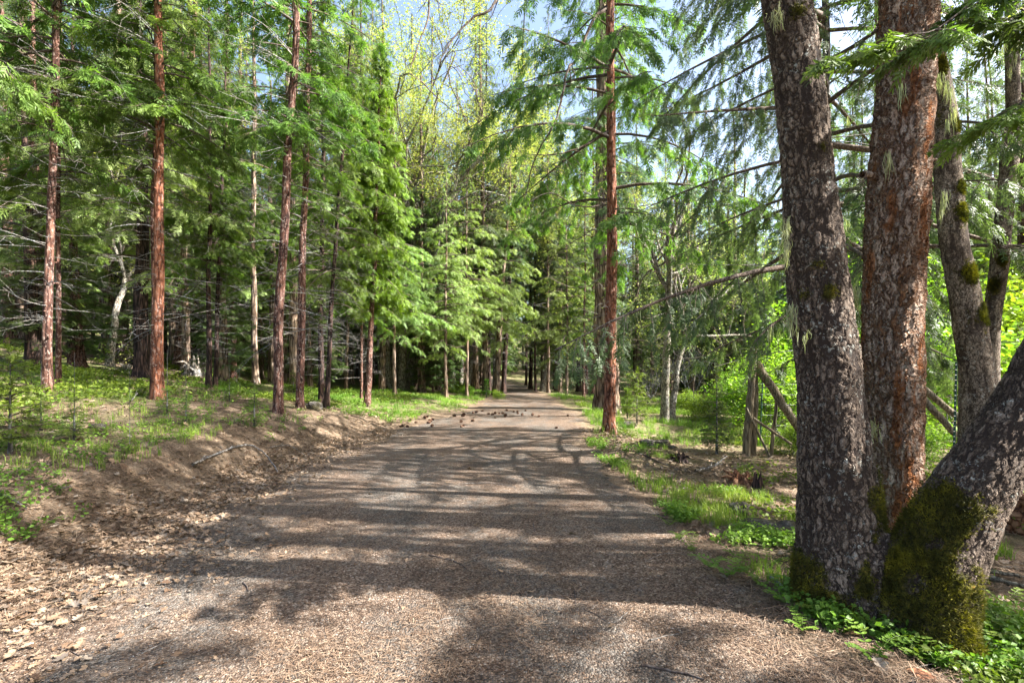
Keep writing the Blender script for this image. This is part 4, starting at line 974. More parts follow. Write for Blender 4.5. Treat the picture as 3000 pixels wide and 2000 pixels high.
# gutter full of leaves along the left edge
n = 19000; y = 1.2 + 12.5 * rng.random(n) ** 1.35
wdt = np.interp(y, [1, 3, 5, 8, 13], [1.15, 1.0, .75, .55, .4]); s = 0.15 + rng.normal(0, 1, n) * wdt * 0.42 * np.where(rng.random(n) < .25, 2.0, 1.0)
s = s + 0.25 * noise2(y, y * 0, 0.9, 8); x = LE(y) - s
oak_leaves('leaf_litter', x, y, rng, 0.070, 0.28, 0.035, 'drift of dry tan oak leaves filling the ditch at the left edge of the track')
n = 9000; y = 2.0 + 15 * rng.random(n); s = rng.uniform(0.2, 9, n) ** 1.0; x = LE(y) - s
k = noise2(x, y, .8, 15) + rng.normal(0, .5, n) > 0.15; oak_leaves('scattered_leaves', x[k], y[k], rng, 0.10, 0.35, 0.05, 'dry oak leaves scattered over the left bank')
n = 9000; y = 2.0 + 12 * rng.random(n); s = rng.uniform(0.1, 6, n); x = RE(y) + s
k = noise2(x, y, .9, 16) + rng.normal(0, .5, n) > 0.05; oak_leaves('leaves_under_oak', x[k], y[k], rng, 0.095, 0.35, 0.04, 'dry brown leaves scattered right of the track around the forked oak')
n = 170; y = 2.0 + 9 * rng.random(n); x = LE(y) + rng.random(n) * (RE(y) - LE(y)); oak_leaves('stray_leaves', x, y, rng, 0.085, 0.25, 0.02, 'few pale curled leaves lying on the track')

def slivers(name, X, Y, rng, lo, hi, w, mat, label, lift=0.012, tilt=0.12, z0=0.014):
    n = len(X); O = np.stack([X, Y, H(X, Y) + z0 + lift * rng.random(n)], -1); D, Sd, U = lie(O, rng, tilt)
    L = rng.uniform(lo, hi, n)[:, None] / 2; bend = rng.normal(0, 0.12, n)[:, None] * L; ww = (w * rng.uniform(.6, 1.4, n))[:, None] / 2
    V = np.stack([O - D * L - Sd * ww, O - D * L + Sd * ww, O + Sd * (bend + ww), O + Sd * (bend - ww), O + D * L + Sd * ww * .6, O + D * L - Sd * ww * .6], 1)
    b0 = np.arange(n)[:, None] * 6; Q = np.concatenate([b0 + np.array([[0, 1, 2, 3]]), b0 + np.array([[3, 2, 4, 5]])], 0)
    bf = Buf(); bf.quads(V.reshape(-1, 3), Q); me = bf.mesh(name, [M[mat]], smooth=False); tone_attr(me, rng.random(n), 6)
    return tag(ob(name, me), label, kind='stuff')
def near_y(n, a, b, rng): return 1 / (1 / a + (1 / b - 1 / a) * rng.random(n))     # as many per picture area near as far
n = 75000; y = near_y(n, 2.2, 12, rng); x = LE(y) - .2 + rng.random(n) * (RE(y) - LE(y) + .6)
k = noise2(x, y, 1.1, 71) + 0.7 * noise2(x, y, 3.3, 72) + 0.35 * rng.normal(0, 1, n) + 0.8 * sm(.9, .2, RE(y) - x) > 0.15; x, y = x[k], y[k]
slivers('needle_litter', x, y, rng, 0.02, 0.075, 0.0028, 'duff', 'carpet of dead needles strewn over the track')
n = 46000; y = near_y(n, 2.2, 16, rng); x = LE(y) - 6 * rng.random(n) ** 1.3
slivers('bank_needles', x, y, rng, 0.05, 0.22, 0.004, 'duff', 'long dead needles on the left bank', lift=0.04, tilt=0.25, z0=0.0)
n = 22000; y = near_y(n, 2.2, 14, rng); x = RE(y) + rng.uniform(-0.1, 5, n)
slivers('verge_needles', x, y, rng, 0.05, 0.20, 0.004, 'duff', 'dead needles and bark bits on the right verge', lift=0.04, tilt=0.25, z0=0.0)
def stones(name, X, Y, rng, lo, hi, mat, label, flat=0.5):
    oc = np.array([(1, 0, 0), (.4, .9, .1), (-.6, .7, 0), (-1, -.1, .1), (-.3, -.9, 0), (.7, -.7, .1), (0, 0, 1)]) ; T = np.array([[i, (i + 1) % 6, 6] for i in range(6)])
    n = len(X); O = np.stack([X, Y, H(X, Y) + 0.010], -1); D, Sd, U = lie(O, rng, 0.2); r = (rng.uniform(lo, hi, n) * rng.random(n) ** .5)[:, None, None]
    P = oc[None] * rng.uniform(.6, 1.3, (n, 7, 1)) * r * np.array([1, .8, flat]); V = O[:, None] + P[..., :1] * D[:, None] + P[..., 1:2] * Sd[:, None] + P[..., 2:] * U[:, None]
    bf = Buf(); bf.tris(V.reshape(-1, 3), (np.arange(n)[:, None, None] * 7 + T[None]).reshape(-1, 3)); me = bf.mesh(name, [M[mat]], smooth=False); tone_attr(me, rng.random(n) ** 1.3, 7)
    return tag(ob(name, me), label, kind='stuff')
n = 30000; y = near_y(n, 2.2, 11, rng); x = LE(y) - .2 + rng.random(n) * (RE(y) - LE(y) + .4)
stones('bark_chips', x, y, rng, 0.004, 0.013, 'duff', 'crumbs of bark and duff on the track')
n = 3200; y = near_y(n, 2.2, 10, rng); x = LE(y) - .2 + rng.random(n) * (RE(y) - LE(y) + .4)
stones('gravel_bits', x, y, rng, 0.003, 0.010, 'stones', 'grey grit showing between the needles on the track')

def herbs(name, X, Y, rng, leaf, hgt, rad, per, label, mat='herb', flat=0.55):
    n = len(X); O = np.stack([X, Y, H(X, Y)], -1); sz = rng.uniform(.5, 1.3, n)
    i = np.repeat(np.arange(n), per); a = rng.uniform(0, 2 * PI, len(i)); q = rng.random(len(i)) ** .6; h = rng.random(len(i)) ** 0.7
    p = O[i] + np.stack([np.cos(a) * rad * q * sz[i], np.sin(a) * rad * q * sz[i], 0.01 + hgt * h * sz[i]], -1)
    bf = Buf(); leaf_quads(bf, p, rng, leaf, 0, flat)
    ns = 4; j = np.repeat(np.arange(n), ns); a = rng.uniform(0, 2 * PI, len(j)); e = O[j] + np.stack([np.cos(a) * rad * .5, np.sin(a) * rad * .5, hgt * .75 + 0 * a], -1) * sz[j][:, None]
    V, Q = tubes(np.stack([O[j], (O[j] + e) / 2 + [0, 0, .01], e], 1), np.tile([.0016, .0014, .001], (len(j), 1)), 3); bf.quads(V, Q, 0)
    return tag(ob(name, bf.mesh(name, [M[mat]], smooth=False)), label, kind='stuff')
def pick(n, yr, sr, side, thr, seed, near=True, sc=0.7, p=1.0):
    y = near_y(n, yr[0], yr[1], rng) if near else rng.uniform(yr[0], yr[1], n)
    s = sr[0] + (sr[1] - sr[0]) * rng.random(n) ** p; x = LE(y) - s if side < 0 else RE(y) + s
    k = noise2(x, y, sc, seed) + 0.5 * noise2(x, y, sc * 3, seed + 1) > thr; return x[k], y[k]
x, y = pick(5200, (2.6, 18), (0.7, 12), -1, 0.04, 51); herbs('bank_herbs', x, y, rng, 0.036, 0.10, 0.10, 16, 'low bright green herbs on the left bank')
x, y = pick(9000, (8, 30), (3.0, 24), -1, 0.18, 53, near=False); herbs('wood_herbs', x, y, rng, 0.075, 0.16, 0.20, 14, 'bright green herbs covering the floor of the left wood')
x, y = pick(2600, (15, 34), (0.5, 8), -1, 0.2, 55, near=False); herbs('verge_herbs', x, y, rng, 0.06, 0.14, 0.20, 14, 'yellow-green herbs on the sunny verge')
x, y = pick(2600, (3.2, 15), (0.15, 1.6), 1, 0.32, 57, p=1.3); herbs('edge_herbs', x, y, rng, 0.036, 0.11, 0.10, 18, 'bright green herbs edging the right side of the track')
x, y = pick(8000, (4.5, 30), (1.0, 16), 1, 0.30, 59, near=False); herbs('right_herbs', x, y, rng, 0.06, 0.20, 0.16, 14, 'green herbs on the ground right of the track')
n = 260; a = rng.uniform(PI * .55, PI * 1.9, n); rr = rng.uniform(0.42, 0.8, n); x = bx + 0.25 + np.cos(a) * rr * 1.1; y = by - .1 + np.sin(a) * rr * .8
k = (x > RE(y) - .15); herbs('oak_foot_herbs', x[k], y[k], rng, 0.038, 0.12, 0.07, 15, 'green herbs round the foot of the forked oak')
x = rng.uniform(2.3, 4.0, 260); y = rng.uniform(2.3, 3.6, 260); herbs('corner_herbs', x, y, rng, 0.035, 0.13, 0.08, 14, 'green herbs in the lower right corner')

def grass(name, X, Y, rng, hgt, per, label):
    n = len(X); i = np.repeat(np.arange(n), per); m = len(i); O = np.stack([X, Y, H(X, Y)], -1)[i] + rng.normal(0, .03, (m, 3)) * [1, 1, 0]
    a = rng.uniform(0, 2 * PI, m); L = hgt * rng.uniform(.4, 1.3, m); ln = rng.uniform(.1, .8, m); d = np.stack([np.cos(a), np.sin(a), 0 * a], -1); sd = np.stack([-d[:, 1], d[:, 0], 0 * a], -1); w_ = .0028
    up = np.array([0, 0, 1.0]); p1 = O + up * (L * .55)[:, None] + d * (L * ln * .25)[:, None]; p2 = O + up * (L * (1 - .35 * ln))[:, None] + d * (L * ln * .8)[:, None]
    V = np.stack([O - sd * w_, O + sd * w_, p1 + sd * w_, p1 - sd * w_, p2 + sd * w_ * .2, p2 - sd * w_ * .2], 1); b0 = np.arange(m)[:, None] * 6
    bf = Buf(); bf.quads(V.reshape(-1, 3), np.concatenate([b0 + np.array([[0, 1, 2, 3]]), b0 + np.array([[3, 2, 4, 5]])], 0)); return tag(ob(name, bf.mesh(name, [M['grass']], smooth=False)), label, kind='stuff')
x, y = pick(1100, (3, 14), (1.0, 9), -1, .1, 61); grass('grass_tufts', x, y, rng, .17, 14, 'thin grass tufts on the left bank')
x, y = pick(5000, (15, 36), (0.4, 9), -1, .12, 63, near=False); grass('verge_grass', x, y, rng, .17, 14, 'short grass on the sunny verge beyond the bank')
x, y = pick(2600, (3.5, 18), (0.2, 3), 1, .42, 65); grass('right_grass', x, y, rng, .15, 12, 'grass along the right edge of the track')
x, y = pick(6000, (12, 34), (0.4, 10), 1, .15, 67, near=False); grass('right_far_grass', x, y, rng, .25, 14, 'longer grass behind the dark red cedar')

# ------------------------------------------------------------------ small plants that stand as individuals
def small(name, key, px, py, hpx, label, cat, group=None, mat='bark_grey', natural=None):
    x, y, z = hit(px, py); hgt = hpx / F * y; p = PROTO[key]; return plant(name, key, (x, y, z), label, cat, group, rz=px * .37, scale=hgt / (natural or p['H']), r=0.012 + 0.006 * hgt, mat=mat, seed=int(px) + 7, trunk_kw=dict(nseg=6, stubs=0, wig=0.0))
for a in [(30, 1330, 300, 'tall soft fir seedling at the left edge, biggest of the seedlings'), (218, 1290, 130, 'feathery fir seedling in sun below the leftmost cedar'), (120, 1260, 100, 'small fir seedling left of the feathery sunlit one'),
          (545, 1245, 90, 'small dark fir seedling below the dark twin trunks'), (745, 1250, 110, 'blurred green fir seedling left of the first bank trunk'), (490, 1215, 80, 'low fir seedling at the foot of the orange-red cedar'),
          (310, 1070, 70, 'bushy seedling near the pale crooked thin tree'), (528, 1070, 75, 'seedling beneath the sunlit checkered trunk'), (672, 1175, 55, 'spiky pine seedling right of the dark twin trunks'),
          (380, 1330, 70, 'small seedling in the shade low on the left bank'), (860, 1150, 60, 'seedling between the first two bank trunks'), (240, 1010, 190, 'dark broad young fir deep between leftmost and orange-red cedars'), (740, 1080, 170, 'pale green young fir behind the first bank trunk')]:
    small('fir_seedling', 'sapling', *a[:3], a[3], 'seedling', 'fir seedlings in the left wood')
small('young_fir', 'sapling', 1866, 1242, 150, 'bright green young fir right of the dark red cedar', 'young tree')
small('young_fir', 'cedar_sapling', 1838, 1226, 90, 'small soft cedar seedling touching the foot of the thick furrowed fir', 'young tree')
small('young_fir', 'young_fir', 2100, 1330, 250, 'dark green shaggy young fir left of the wooden posts', 'young tree')
small('cedar_bush', 'cedar_sapling', 1425, 1165, 55, 'little green conifer bush at the point of the verge', 'bush')
for a in [(1335, 1150, 60, 'yellow-green bush on the verge, left one'), (1375, 1160, 50, 'yellow-green bush on the verge, nearest the corner trunks'), (1118, 1130, 55, 'yellow bush behind the last bank trunk'), (1455, 1170, 45, 'low green bush at the foot of the corner trunks')]:
    small('verge_bush', 'shrub_a', *a, 'bush', 'bushes on the sunny verge', natural=2.4)
for i, a in enumerate([(2170, 1255, 230, 'shrub_b', 'light green leafy shrub left of the wooden posts'), (2280, 1290, 330, 'shrub_b', 'tall yellow-green shrub behind the wooden posts'), (2090, 1235, 170, 'shrub_a', 'green rounded shrub between the mossy oak and the posts'),
          (2230, 1240, 260, 'shrub_b', 'pale leafy shrub showing above the wooden posts'), (2540, 1260, 560, 'shrub_b', 'bright shrub seen in the gap between the forked oak and the straight fir'), (2740, 1290, 620, 'shrub_b', 'brilliant yellow-green shrub between the straight fir and the tan oak'),
          (2700, 1380, 260, 'shrub_a', 'low leafy shrub by the leaning poles'), (2960, 1230, 640, 'shrub_b', 'yellow-green shrub at the right edge behind the thin dark oak'), (2850, 1240, 560, 'shrub_b', 'yellow-green shrub behind the tan mossy oak'), (2330, 1330, 180, 'shrub_a', 'green shrub right behind the forked oak'),
          (2020, 1210, 120, 'shrub_a', 'small green shrub near the mossy thin oak'), (2600, 1330, 300, 'shrub_a', 'leafy shrub low behind the straight fir')]):
    small('leafy_shrub', a[3], a[0], a[1], a[2], a[4], 'shrub', 'leafy shrubs right of the track', natural=2.8)
small('bare_shrub', 'shrub_bare', 2045, 1190, 270, 'leafless pale twiggy shrub behind the mossy thin oak', 'shrub', natural=3.0)
small('bare_shrub', 'shrub_bare', 1900, 1180, 150, 'leafless grey shrub behind the bright young fir', 'shrub', natural=3.0)

def vetch_mesh(seed):
    rng = np.random.default_rng(seed); bf = Buf()
    for s in range(5):
        a = rng.uniform(0, 6.28); L = rng.uniform(.12, .2); t = np.linspace(0, 1, 7); d = np.array([math.cos(a), math.sin(a), 0]); sdv = np.array([-d[1], d[0], 0])
        P = d[None] * (L * t * .75)[:, None] + np.array([0, 0, 1.0])[None] * (L * (t * 1.1 - .6 * t * t))[:, None]; bf.quads(*tubes(P, np.full(7, .0014), 4))
        for i in range(1, 7):
            for g in (-1, 1):
                dd = unit(sdv * g + d * .35 + np.array([0, 0, .15])); ss = unit(np.cross(dd, [0, 0, 1.0])); l = .030 * (1.1 - .07 * i); c = P[i] + dd * l * .55
                ang = np.arange(8) / 8 * 2 * PI; V = c + dd * (np.cos(ang) * l * .5)[:, None] + ss * (np.sin(ang) * l * .3)[:, None]; V = np.vstack([V, c - [0, 0, .002]]); bf.tris(V, [[k, (k + 1) % 8, 8] for k in range(8)])
    return bf.mesh('vetch', [M['herb']], smooth=False)
vm = [vetch_mesh(i) for i in range(3)]
for i, (px, py, sc) in enumerate([(2080, 1665, 1.1), (2130, 1690, 1.2), (2175, 1675, 1.1), (2230, 1720, 1.2), (2290, 1770, 1.1), (2380, 1800, 1.0), (2030, 1620, 1.0), (2160, 1640, 1.0), (2640, 1890, 1.3), (2560, 1940, 1.2), (2710, 1950, 1.1), (2350, 1850, .9), (2460, 1860, .9), (2880, 1880, 1.2), (2950, 1790, 1.2), (1990, 1580, .9), (1960, 1540, .9), (2250, 1660, 1.1)]):
    x, y, z = hit(px, py); o = ob('vetch_plant', vm[i % 3], loc=(x, y, z), rot=(0, 0, i * 1.7), scale=sc * 1.15)
    lab = 'tall vetch plant with oval leaflets standing before the foot of the forked oak' if i == 8 else 'small vetch plant with paired oval leaflets near the foot of the forked oak'
    tag(o, lab, 'plant', 'vetch plants along the right edge of the track')

# ------------------------------------------------------------------ pine cones
def cone_mesh(seed):
    rng = np.random.default_rng(seed); bf = Buf(); n = 90; i = np.arange(n); q = (i + .5) / n; th = i * 2.39996; r = .030 * np.sin(PI * np.clip(q * .93 + .07, 0, 1)) ** .6; z = .11 * (q - .5)
    P = np.stack([np.cos(th) * r * .5, np.sin(th) * r * .5, z], -1); D = unit(np.stack([np.cos(th), np.sin(th), .55 + 0 * th], -1)); Sx = np.stack([-np.sin(th), np.cos(th), 0 * th], -1); U = np.cross(D, Sx)
    L = (.02 + r * .5)[:, None]; w_ = (.006 + .2 * r)[:, None]
    V = np.stack([P - Sx * w_ * .4, P + Sx * w_ * .4, P + D * L * .8 + Sx * w_, P + D * L * 1.05, P + D * L * .8 - Sx * w_], 1); b0 = np.arange(n)[:, None] * 5
    bf.tris(V.reshape(-1, 3), np.concatenate([b0 + np.array([[0, 1, 2]]), b0 + np.array([[0, 2, 3]]), b0 + np.array([[0, 3, 4]])], 0))
    bf.quads(*tubes(np.array([[0, 0, -.055], [0, 0, -.03], [0, 0, .02], [0, 0, .06]]), np.array([.008, .02, .018, .004]), 8)); me = bf.mesh('pine_cone', [M['cone']], smooth=False)
    a = me.attributes.new('tone', 'FLOAT', 'POINT'); a.data.foreach_set('value', np.random.default_rng(seed).random(len(me.vertices)).astype(np.float32)); return me
cm = [cone_mesh(i) for i in range(3)]
rc = random.Random(4)
for i, (a, b) in enumerate([(455, 1305), (490, 1320), (395, 1350), (435, 1350), (548, 1290), (565, 1285), (585, 1312), (595, 1345), (740, 1280), (805, 1270), (785, 1317), (800, 1345), (787, 1350), (860, 1312), (925, 1245), (865, 1258), (885, 1255), (990, 1270), (968, 1265), (1010, 1262),
                            (1010, 1290), (1060, 1262), (1085, 1242), (1075, 1282), (1130, 1250), (1155, 1250), (1157, 1262), (1187, 1272), (1210, 1243), (1255, 1272), (1295, 1282), (1487, 1277), (1410, 1358), (1035, 1262), (1075, 1275), (800, 1280), (600, 1305), (575, 1325)]):
    x, y, z = hit(1000 + a / 2.24, 650 + b / 2.24); sc = 0.8 + .4 * rc.random()
    o = ob('pine_cone', cm[i % 3], loc=(x, y, z + .045 * sc), rot=(PI / 2 + rc.uniform(-.3, .3), rc.uniform(-.3, .3), rc.uniform(0, 6.28)), scale=sc)
    lab = ('open brown pine cone lying in leaf litter by the ditch' if a < 620 else 'open brown pine cone on the left half of the track beyond the shadow edge' if a < 900 else 'open brown pine cone in the middle of the sunlit strip of track' if a < 1180 else 'open brown pine cone on the right half of the sunlit strip of track')
    if a == 1410: lab = 'lone pine cone in shade at the right verge, nearest to the dark red cedar'
    if a == 1487: lab = 'lone pine cone at the far right of the row, left of the cedar foot'
    tag(o, lab, 'pine cone', 'pine cones scattered across the track')

# ------------------------------------------------------------------ twigs, branches, rocks, stumps
def stick(name, pts, r, label, cat='twig', group=None, mat='dead', side=6, seed=0, up=0.01, forks=0):
    rg = np.random.default_rng(seed); P = []
    for (px, py) in pts: x, y, z = hit(px, py); P.append([x, y, z + r + up])
    P = np.array(P); P, R = resample(P, np.linspace(r, r * .45, len(P)), max(0.03, r)); P = P + rg.normal(0, r * .35, P.shape) * [1, 1, .5]
    o0 = P[0].copy(); o0[2] -= r; bf = Buf(); bf.quads(*tubes(P - o0, R * rg.uniform(.85, 1.15, len(R)), side))
    for k in range(forks):
        i = rg.integers(1, len(P) - 1); d = unit(P[-1] - P[0] + rg.normal(0, .6, 3) * np.linalg.norm(P[-1] - P[0])) * rg.uniform(.15, .35) * np.linalg.norm(P[-1] - P[0]); d[2] = abs(d[2]) * .4
        bf.quads(*tubes(np.array([P[i], P[i] + d * .5 + [0, 0, .02], P[i] + d]) - o0, np.array([R[i] * .6, R[i] * .4, .001]), 4))
    o = ob(name, bf.mesh(name, [M[mat]]), loc=tuple(o0)); return tag(o, label, cat, group)
GT = 'fallen twigs on the track'
for i, (p, r, lab, m) in enumerate([([(1256, 1632), (1300, 1640), (1345, 1655), (1368, 1676)], .007, 'curved brown twig in the middle of the near track', 'twig'), ([(712, 1712), (722, 1725), (727, 1736)], .007, 'short stubby brown twig left of the middle of the track', 'twig'), ([(415, 1922), (470, 1895), (522, 1875)], .004, 'straight pale stick low on the left of the track', 'dead'),
        ([(1780, 1832), (1800, 1830), (1838, 1800), (1842, 1826)][:3], .005, 'pale bent twig left of the two straight ones, lower right track', 'dead'), ([(1907, 1884), (1940, 1872), (1990, 1864)], .006, 'straight tan twig on the lower right of the track', 'dead'), ([(1710, 1790), (1750, 1810), (1776, 1826)], .004, 'thin dark twig touching the pale bent one', 'twig'),
        ([(1562, 1535), (1564, 1550), (1568, 1563)], .006, 'small dark hooked twig near the right half of the track', 'twig'), ([(1684, 1735), (1686, 1757), (1687, 1780)], .005, 'short upright-looking twig in the lit streak', 'twig'), ([(750, 1565), (790, 1555), (825, 1550)], .004, 'pale thin twig on the left part of the track', 'dead'),
        ([(1280, 1830), (1300, 1822), (1322, 1816)], .007, 'thick pale wood bit low in the middle of the track', 'dead'), ([(855, 1410), (890, 1398), (930, 1390)], .006, 'thin curved stick by the leaf ditch', 'dead'), ([(170, 1910), (205, 1915), (238, 1932)], .006, 'dark twig in the lower left corner', 'twig'),
        ([(1345, 1420), (1420, 1417), (1500, 1425)], .005, 'long faint stick across the middle distance of the track', 'dead'), ([(1876, 1960), (1990, 1985), (2060, 1998)], .008, 'bark-covered twig at the bottom edge, right of centre', 'twig'), ([(1890, 1650), (1950, 1625), (2010, 1630)], .004, 'thin twig beside the vetch plants', 'dead')]):
    stick('twig', p, r, lab, group=GT, mat=m, seed=i)
stick('fallen_branch', [(565, 1375), (640, 1340), (720, 1315), (770, 1335), (815, 1395)], .018, 'pale curved branch lying across the left bank', 'branch', seed=31, up=.05, forks=3)
stick('fallen_branch', [(790, 1315), (850, 1312), (900, 1345)], .008, 'thin pale branch beyond the curved one on the left bank', 'branch', seed=32, up=.03, forks=2)
stick('fallen_branch', [(0, 1462), (40, 1475), (75, 1505)], .014, 'grey branch at the left edge low on the bank', 'branch', seed=33, up=.02)
stick('fallen_branch', [(385, 1185), (400, 1165), (413, 1150)], .012, 'grey lichened branch left of the orange-red cedar', 'branch', seed=34, up=.06, forks=3)
stick('fallen_branch', [(2040, 1390), (2090, 1375), (2130, 1345)], .022, 'grey branch on the ground left of the wooden posts', 'branch', seed=35, up=.04, forks=3)
stick('fallen_branch', [(2255, 1700), (2300, 1735), (2350, 1765)], .012, 'bleached branch half hidden in herbs at the oak foot', 'branch', seed=36, up=.02)
stick('fallen_branch', [(1870, 1330), (1960, 1370), (2060, 1400)], .014, 'long dead branch right of the cedar foot', 'branch', seed=37, up=.02, forks=4, mat='twig')
stick('fallen_branch', [(1940, 1528), (1970, 1522), (2000, 1518)], .012, 'short brown stick among the herbs right of the track', 'branch', seed=38, up=.02, mat='twig')
stick('wooden_plank', [(2870, 1700), (2930, 1715), (3010, 1735)], .030, 'weathered grey board lying at the right edge, lower one', 'plank', seed=39, mat='wood_post', side=4)
stick('wooden_plank', [(2880, 1680), (2940, 1692), (3010, 1705)], .026, 'weathered grey board lying at the right edge, upper one', 'plank', seed=40, mat='wood_post', side=4)
def rock(px, py, wpx, hpx, label, mat='rock', seed=0, name='rock', cat='rock', dy=.8, rough=.25):
    x, y, z = hit(px, py); a, h = wpx / 2 / F * y, hpx / F * y
    nt_, nr = 36, 22; th = np.linspace(0, PI, nr); ph = np.arange(nt_) / nt_ * 2 * PI
    D = np.array([[math.sin(t) * math.cos(p), math.sin(t) * math.sin(p), math.cos(t)] for t in th for p in ph])
    f = 1 + rough * noise(D * 1.6 + seed, seed) + rough * .6 * noise(D * 3.7 + seed, seed + 1) + rough * .3 * noise(D * 9 + seed, seed + 2)
    q = np.sign(D) * np.abs(D) ** .8; V = q * f[:, None] * np.array([a, a * dy, h * .62]) + np.array([0, 0, h * .30]); idx = np.arange(nt_ * nr).reshape(nr, nt_)
    bf = Buf(); bf.quads(V, np.stack([idx[:-1], idx[1:], np.roll(idx[1:], -1, 1), np.roll(idx[:-1], -1, 1)], -1).reshape(-1, 4)); o = ob(name, bf.mesh(name, [M[mat]], smooth=True), loc=(x, y, z)); return tag(o, label, cat)
rock(922, 1200, 42, 26, 'grey lichened rock beside the second bank trunk', seed=1)
rock(2255, 1562, 170, 30, 'long low grey craggy rock beside the forked oak', seed=2, rough=.7)
rock(2168, 1508, 70, 36, 'mossy brown lump of rock above the long grey one', seed=3, mat='rock', rough=.5)
rock(1303, 1160, 18, 14, 'small grey rock on the sunny verge', seed=4)
rock(1845, 1250, 36, 18, 'brown flat stone behind the foot of the dark red cedar', seed=5)
rock(285, 1258, 40, 18, 'low grey stone among the seedlings on the left', seed=6)
rock(1925, 1310, 80, 22, 'dark flat stone right of the cedar foot', seed=7, rough=.5)
rock(2700, 1990, 70, 26, 'brown stone at the foot of the right oak stem', seed=8, mat='log_red', name='bark_lump', cat='bark')
def stump(px, py, wpx, hpx, label, mat, seed, shards=7):
    x, y, z = hit(px, py); a, h = wpx / 2 / F * y, hpx / F * y; rg = np.random.default_rng(seed); o = root('tree_stump', (x, y, z), label, 'stump')
    n = 40; zz = np.linspace(-.08, 1, 12) * h * .8; V = []
    for k, zq in enumerate(zz):
        an = np.arange(n) / n * 2 * PI; q = max(zq, 0) / (h * .8); r = a * (1 - .35 * q + .5 * math.exp(-q * 4) * .5) * (1 + .22 * np.sin(an * 5 + seed) * (1 - q * .4) + .12 * np.sin(an * 11 + seed * 2)); top_ = 0.25 * h * q * (np.sin(an * 3 + seed) + .6 * np.sin(an * 7))
        V.append(np.stack([np.cos(an) * r, np.sin(an) * r, zq + top_], -1))
    V = np.concatenate(V + [[[0, 0, h * .45]]]); idx = np.arange(n * 12).reshape(12, n); bf = Buf(); bf.quads(V, np.stack([idx[:-1], np.roll(idx[:-1], -1, 1), np.roll(idx[1:], -1, 1), idx[1:]], -1).reshape(-1, 4))
    bf.tris(V, [[idx[-1, i], idx[-1, (i + 1) % n], len(V) - 1] for i in range(n)]); ob('trunk', bf.mesh('stump', [M[mat]]), o); bs = Buf()
    for k in range(shards):
        an = rg.uniform(0, 6.28); p = np.array([math.cos(an) * a * .7, math.sin(an) * a * .7, h * rg.uniform(.2, .7)]); d = np.array([math.cos(an) * a * 1.1, math.sin(an) * a * 1.1, h * rg.uniform(-.5, .5)]) * rg.uniform(.5, 1.3)
        bs.quads(*tubes(np.array([p * .7, p + d * .5 + [0, 0, .08 * h], p + d]), np.array([a * .22, a * .15, a * .03]), 6))
    ob('roots', bs.mesh('roots', [M[mat]]), o); return o
stump(578, 1100, 50, 55, 'bleached grey broken stump left of the dark twin trunks', 'stump', 1, 9)
stump(2170, 1420, 60, 38, 'rotten orange-brown stump in sun left of the forked oak', 'log_red', 2)
stump(2218, 1432, 30, 45, 'dark small stump right of the rotten orange one', 'bark_dark', 3, 3)
stump(1988, 1352, 40, 25, 'dark weathered stump fragment beyond the herbs right of the track', 'bark_dark', 4)
stump(368, 1090, 30, 22, 'small pale root snag in the grass left of the orange-red cedar', 'stump', 5)
rock(3010, 1560, 120, 110, 'rotting red-brown log end at the right edge behind the forked oak', seed=9, mat='log_red', name='rotten_log', cat='log', rough=.35)

# ------------------------------------------------------------------ old wooden fence
FD = 8.3
fx, fy, fz = hit(2190, 1335); FD = fy
fence = root('wooden_fence', (fx, fy, fz), 'old wooden fence corner of two grey posts and a slanting pole', 'fence')
def pole(parent, name, a, b, wpx, mat='wood_post', d0=FD, d1=None, origin=None, taper=.85, side=14, label=None):
    p0 = W(a[0], a[1], d0); p1 = W(b[0], b[1], d1 or d0); r = wpx / 2 / F * d0; o0 = np.array(parent.location) if parent else p0
    t = np.linspace(0, 1, 14); P = p0 + (p1 - p0) * t[:, None]; rg = np.random.default_rng(int(a[0])); P[1:-1] += rg.normal(0, r * .07, (12, 3))
    V, Q = tubes(P - o0, r * (1 - (1 - taper) * t) * rg.uniform(.95, 1.05, 14), side); bf = Buf(); bf.quads(V, Q); c = len(V)
    for e in (0, 13): ring = V[e * side:(e + 1) * side]; bf.tris(np.vstack([ring, ring.mean(0)]), [[i, (i + 1) % side, side] for i in range(side)])
    o = ob(name, bf.mesh(name, [M[mat]]), parent, loc=None if parent else tuple(p0))
    if label: o['label'] = label
    return o
pole(fence, 'post', (2184, 1350), (2209, 1016), 24)
pole(fence, 'post', (2204, 1350), (2213, 1085), 22, d0=FD + .22)
pole(fence, 'rail', (2212, 1062), (2345, 1262), 26, d0=FD + .1)
pole(fence, 'stake', (2257, 1345), (2279, 1145), 11, d0=FD + .3)
pole(fence, 'stake', (2186, 1195), (2262, 1352), 8, d0=FD - .15)
pole(fence, 'stake', (2200, 1220), (2318, 1300), 9, d0=FD - .1)
wb = Buf()
for k in range(7):
    z = 1.6 * k / 7 + .15
    for (x0, x1) in ((2215, 2340),):
        p0 = W(x0, 1335, FD + .35) ; p0[2] = fz + z; p1 = W(x1, 1335, FD + .5); p1[2] = fz + z - .02; wb.quads(*tubes(np.array([p0, (p0 + p1) / 2, p1]) - np.array([fx, fy, fz]), np.full(3, .0022), 4))
for k in range(9):
    p0 = W(2215 + 14 * k, 1335, FD + .36 + .015 * k); p0[2] = fz; p1 = p0 + [0, 0, 1.5]; wb.quads(*tubes(np.array([p0, (p0 + p1) / 2, p1]) - np.array([fx, fy, fz]), np.full(3, .0015), 4))
ob('wire_mesh', wb.mesh('wire_mesh', [M['wire']]), fence)
p2 = root('pole_brace', tuple(W(2800, 1300, 7.2)), 'two slanting grey poles between the straight fir and the tan mossy oak', 'fence')
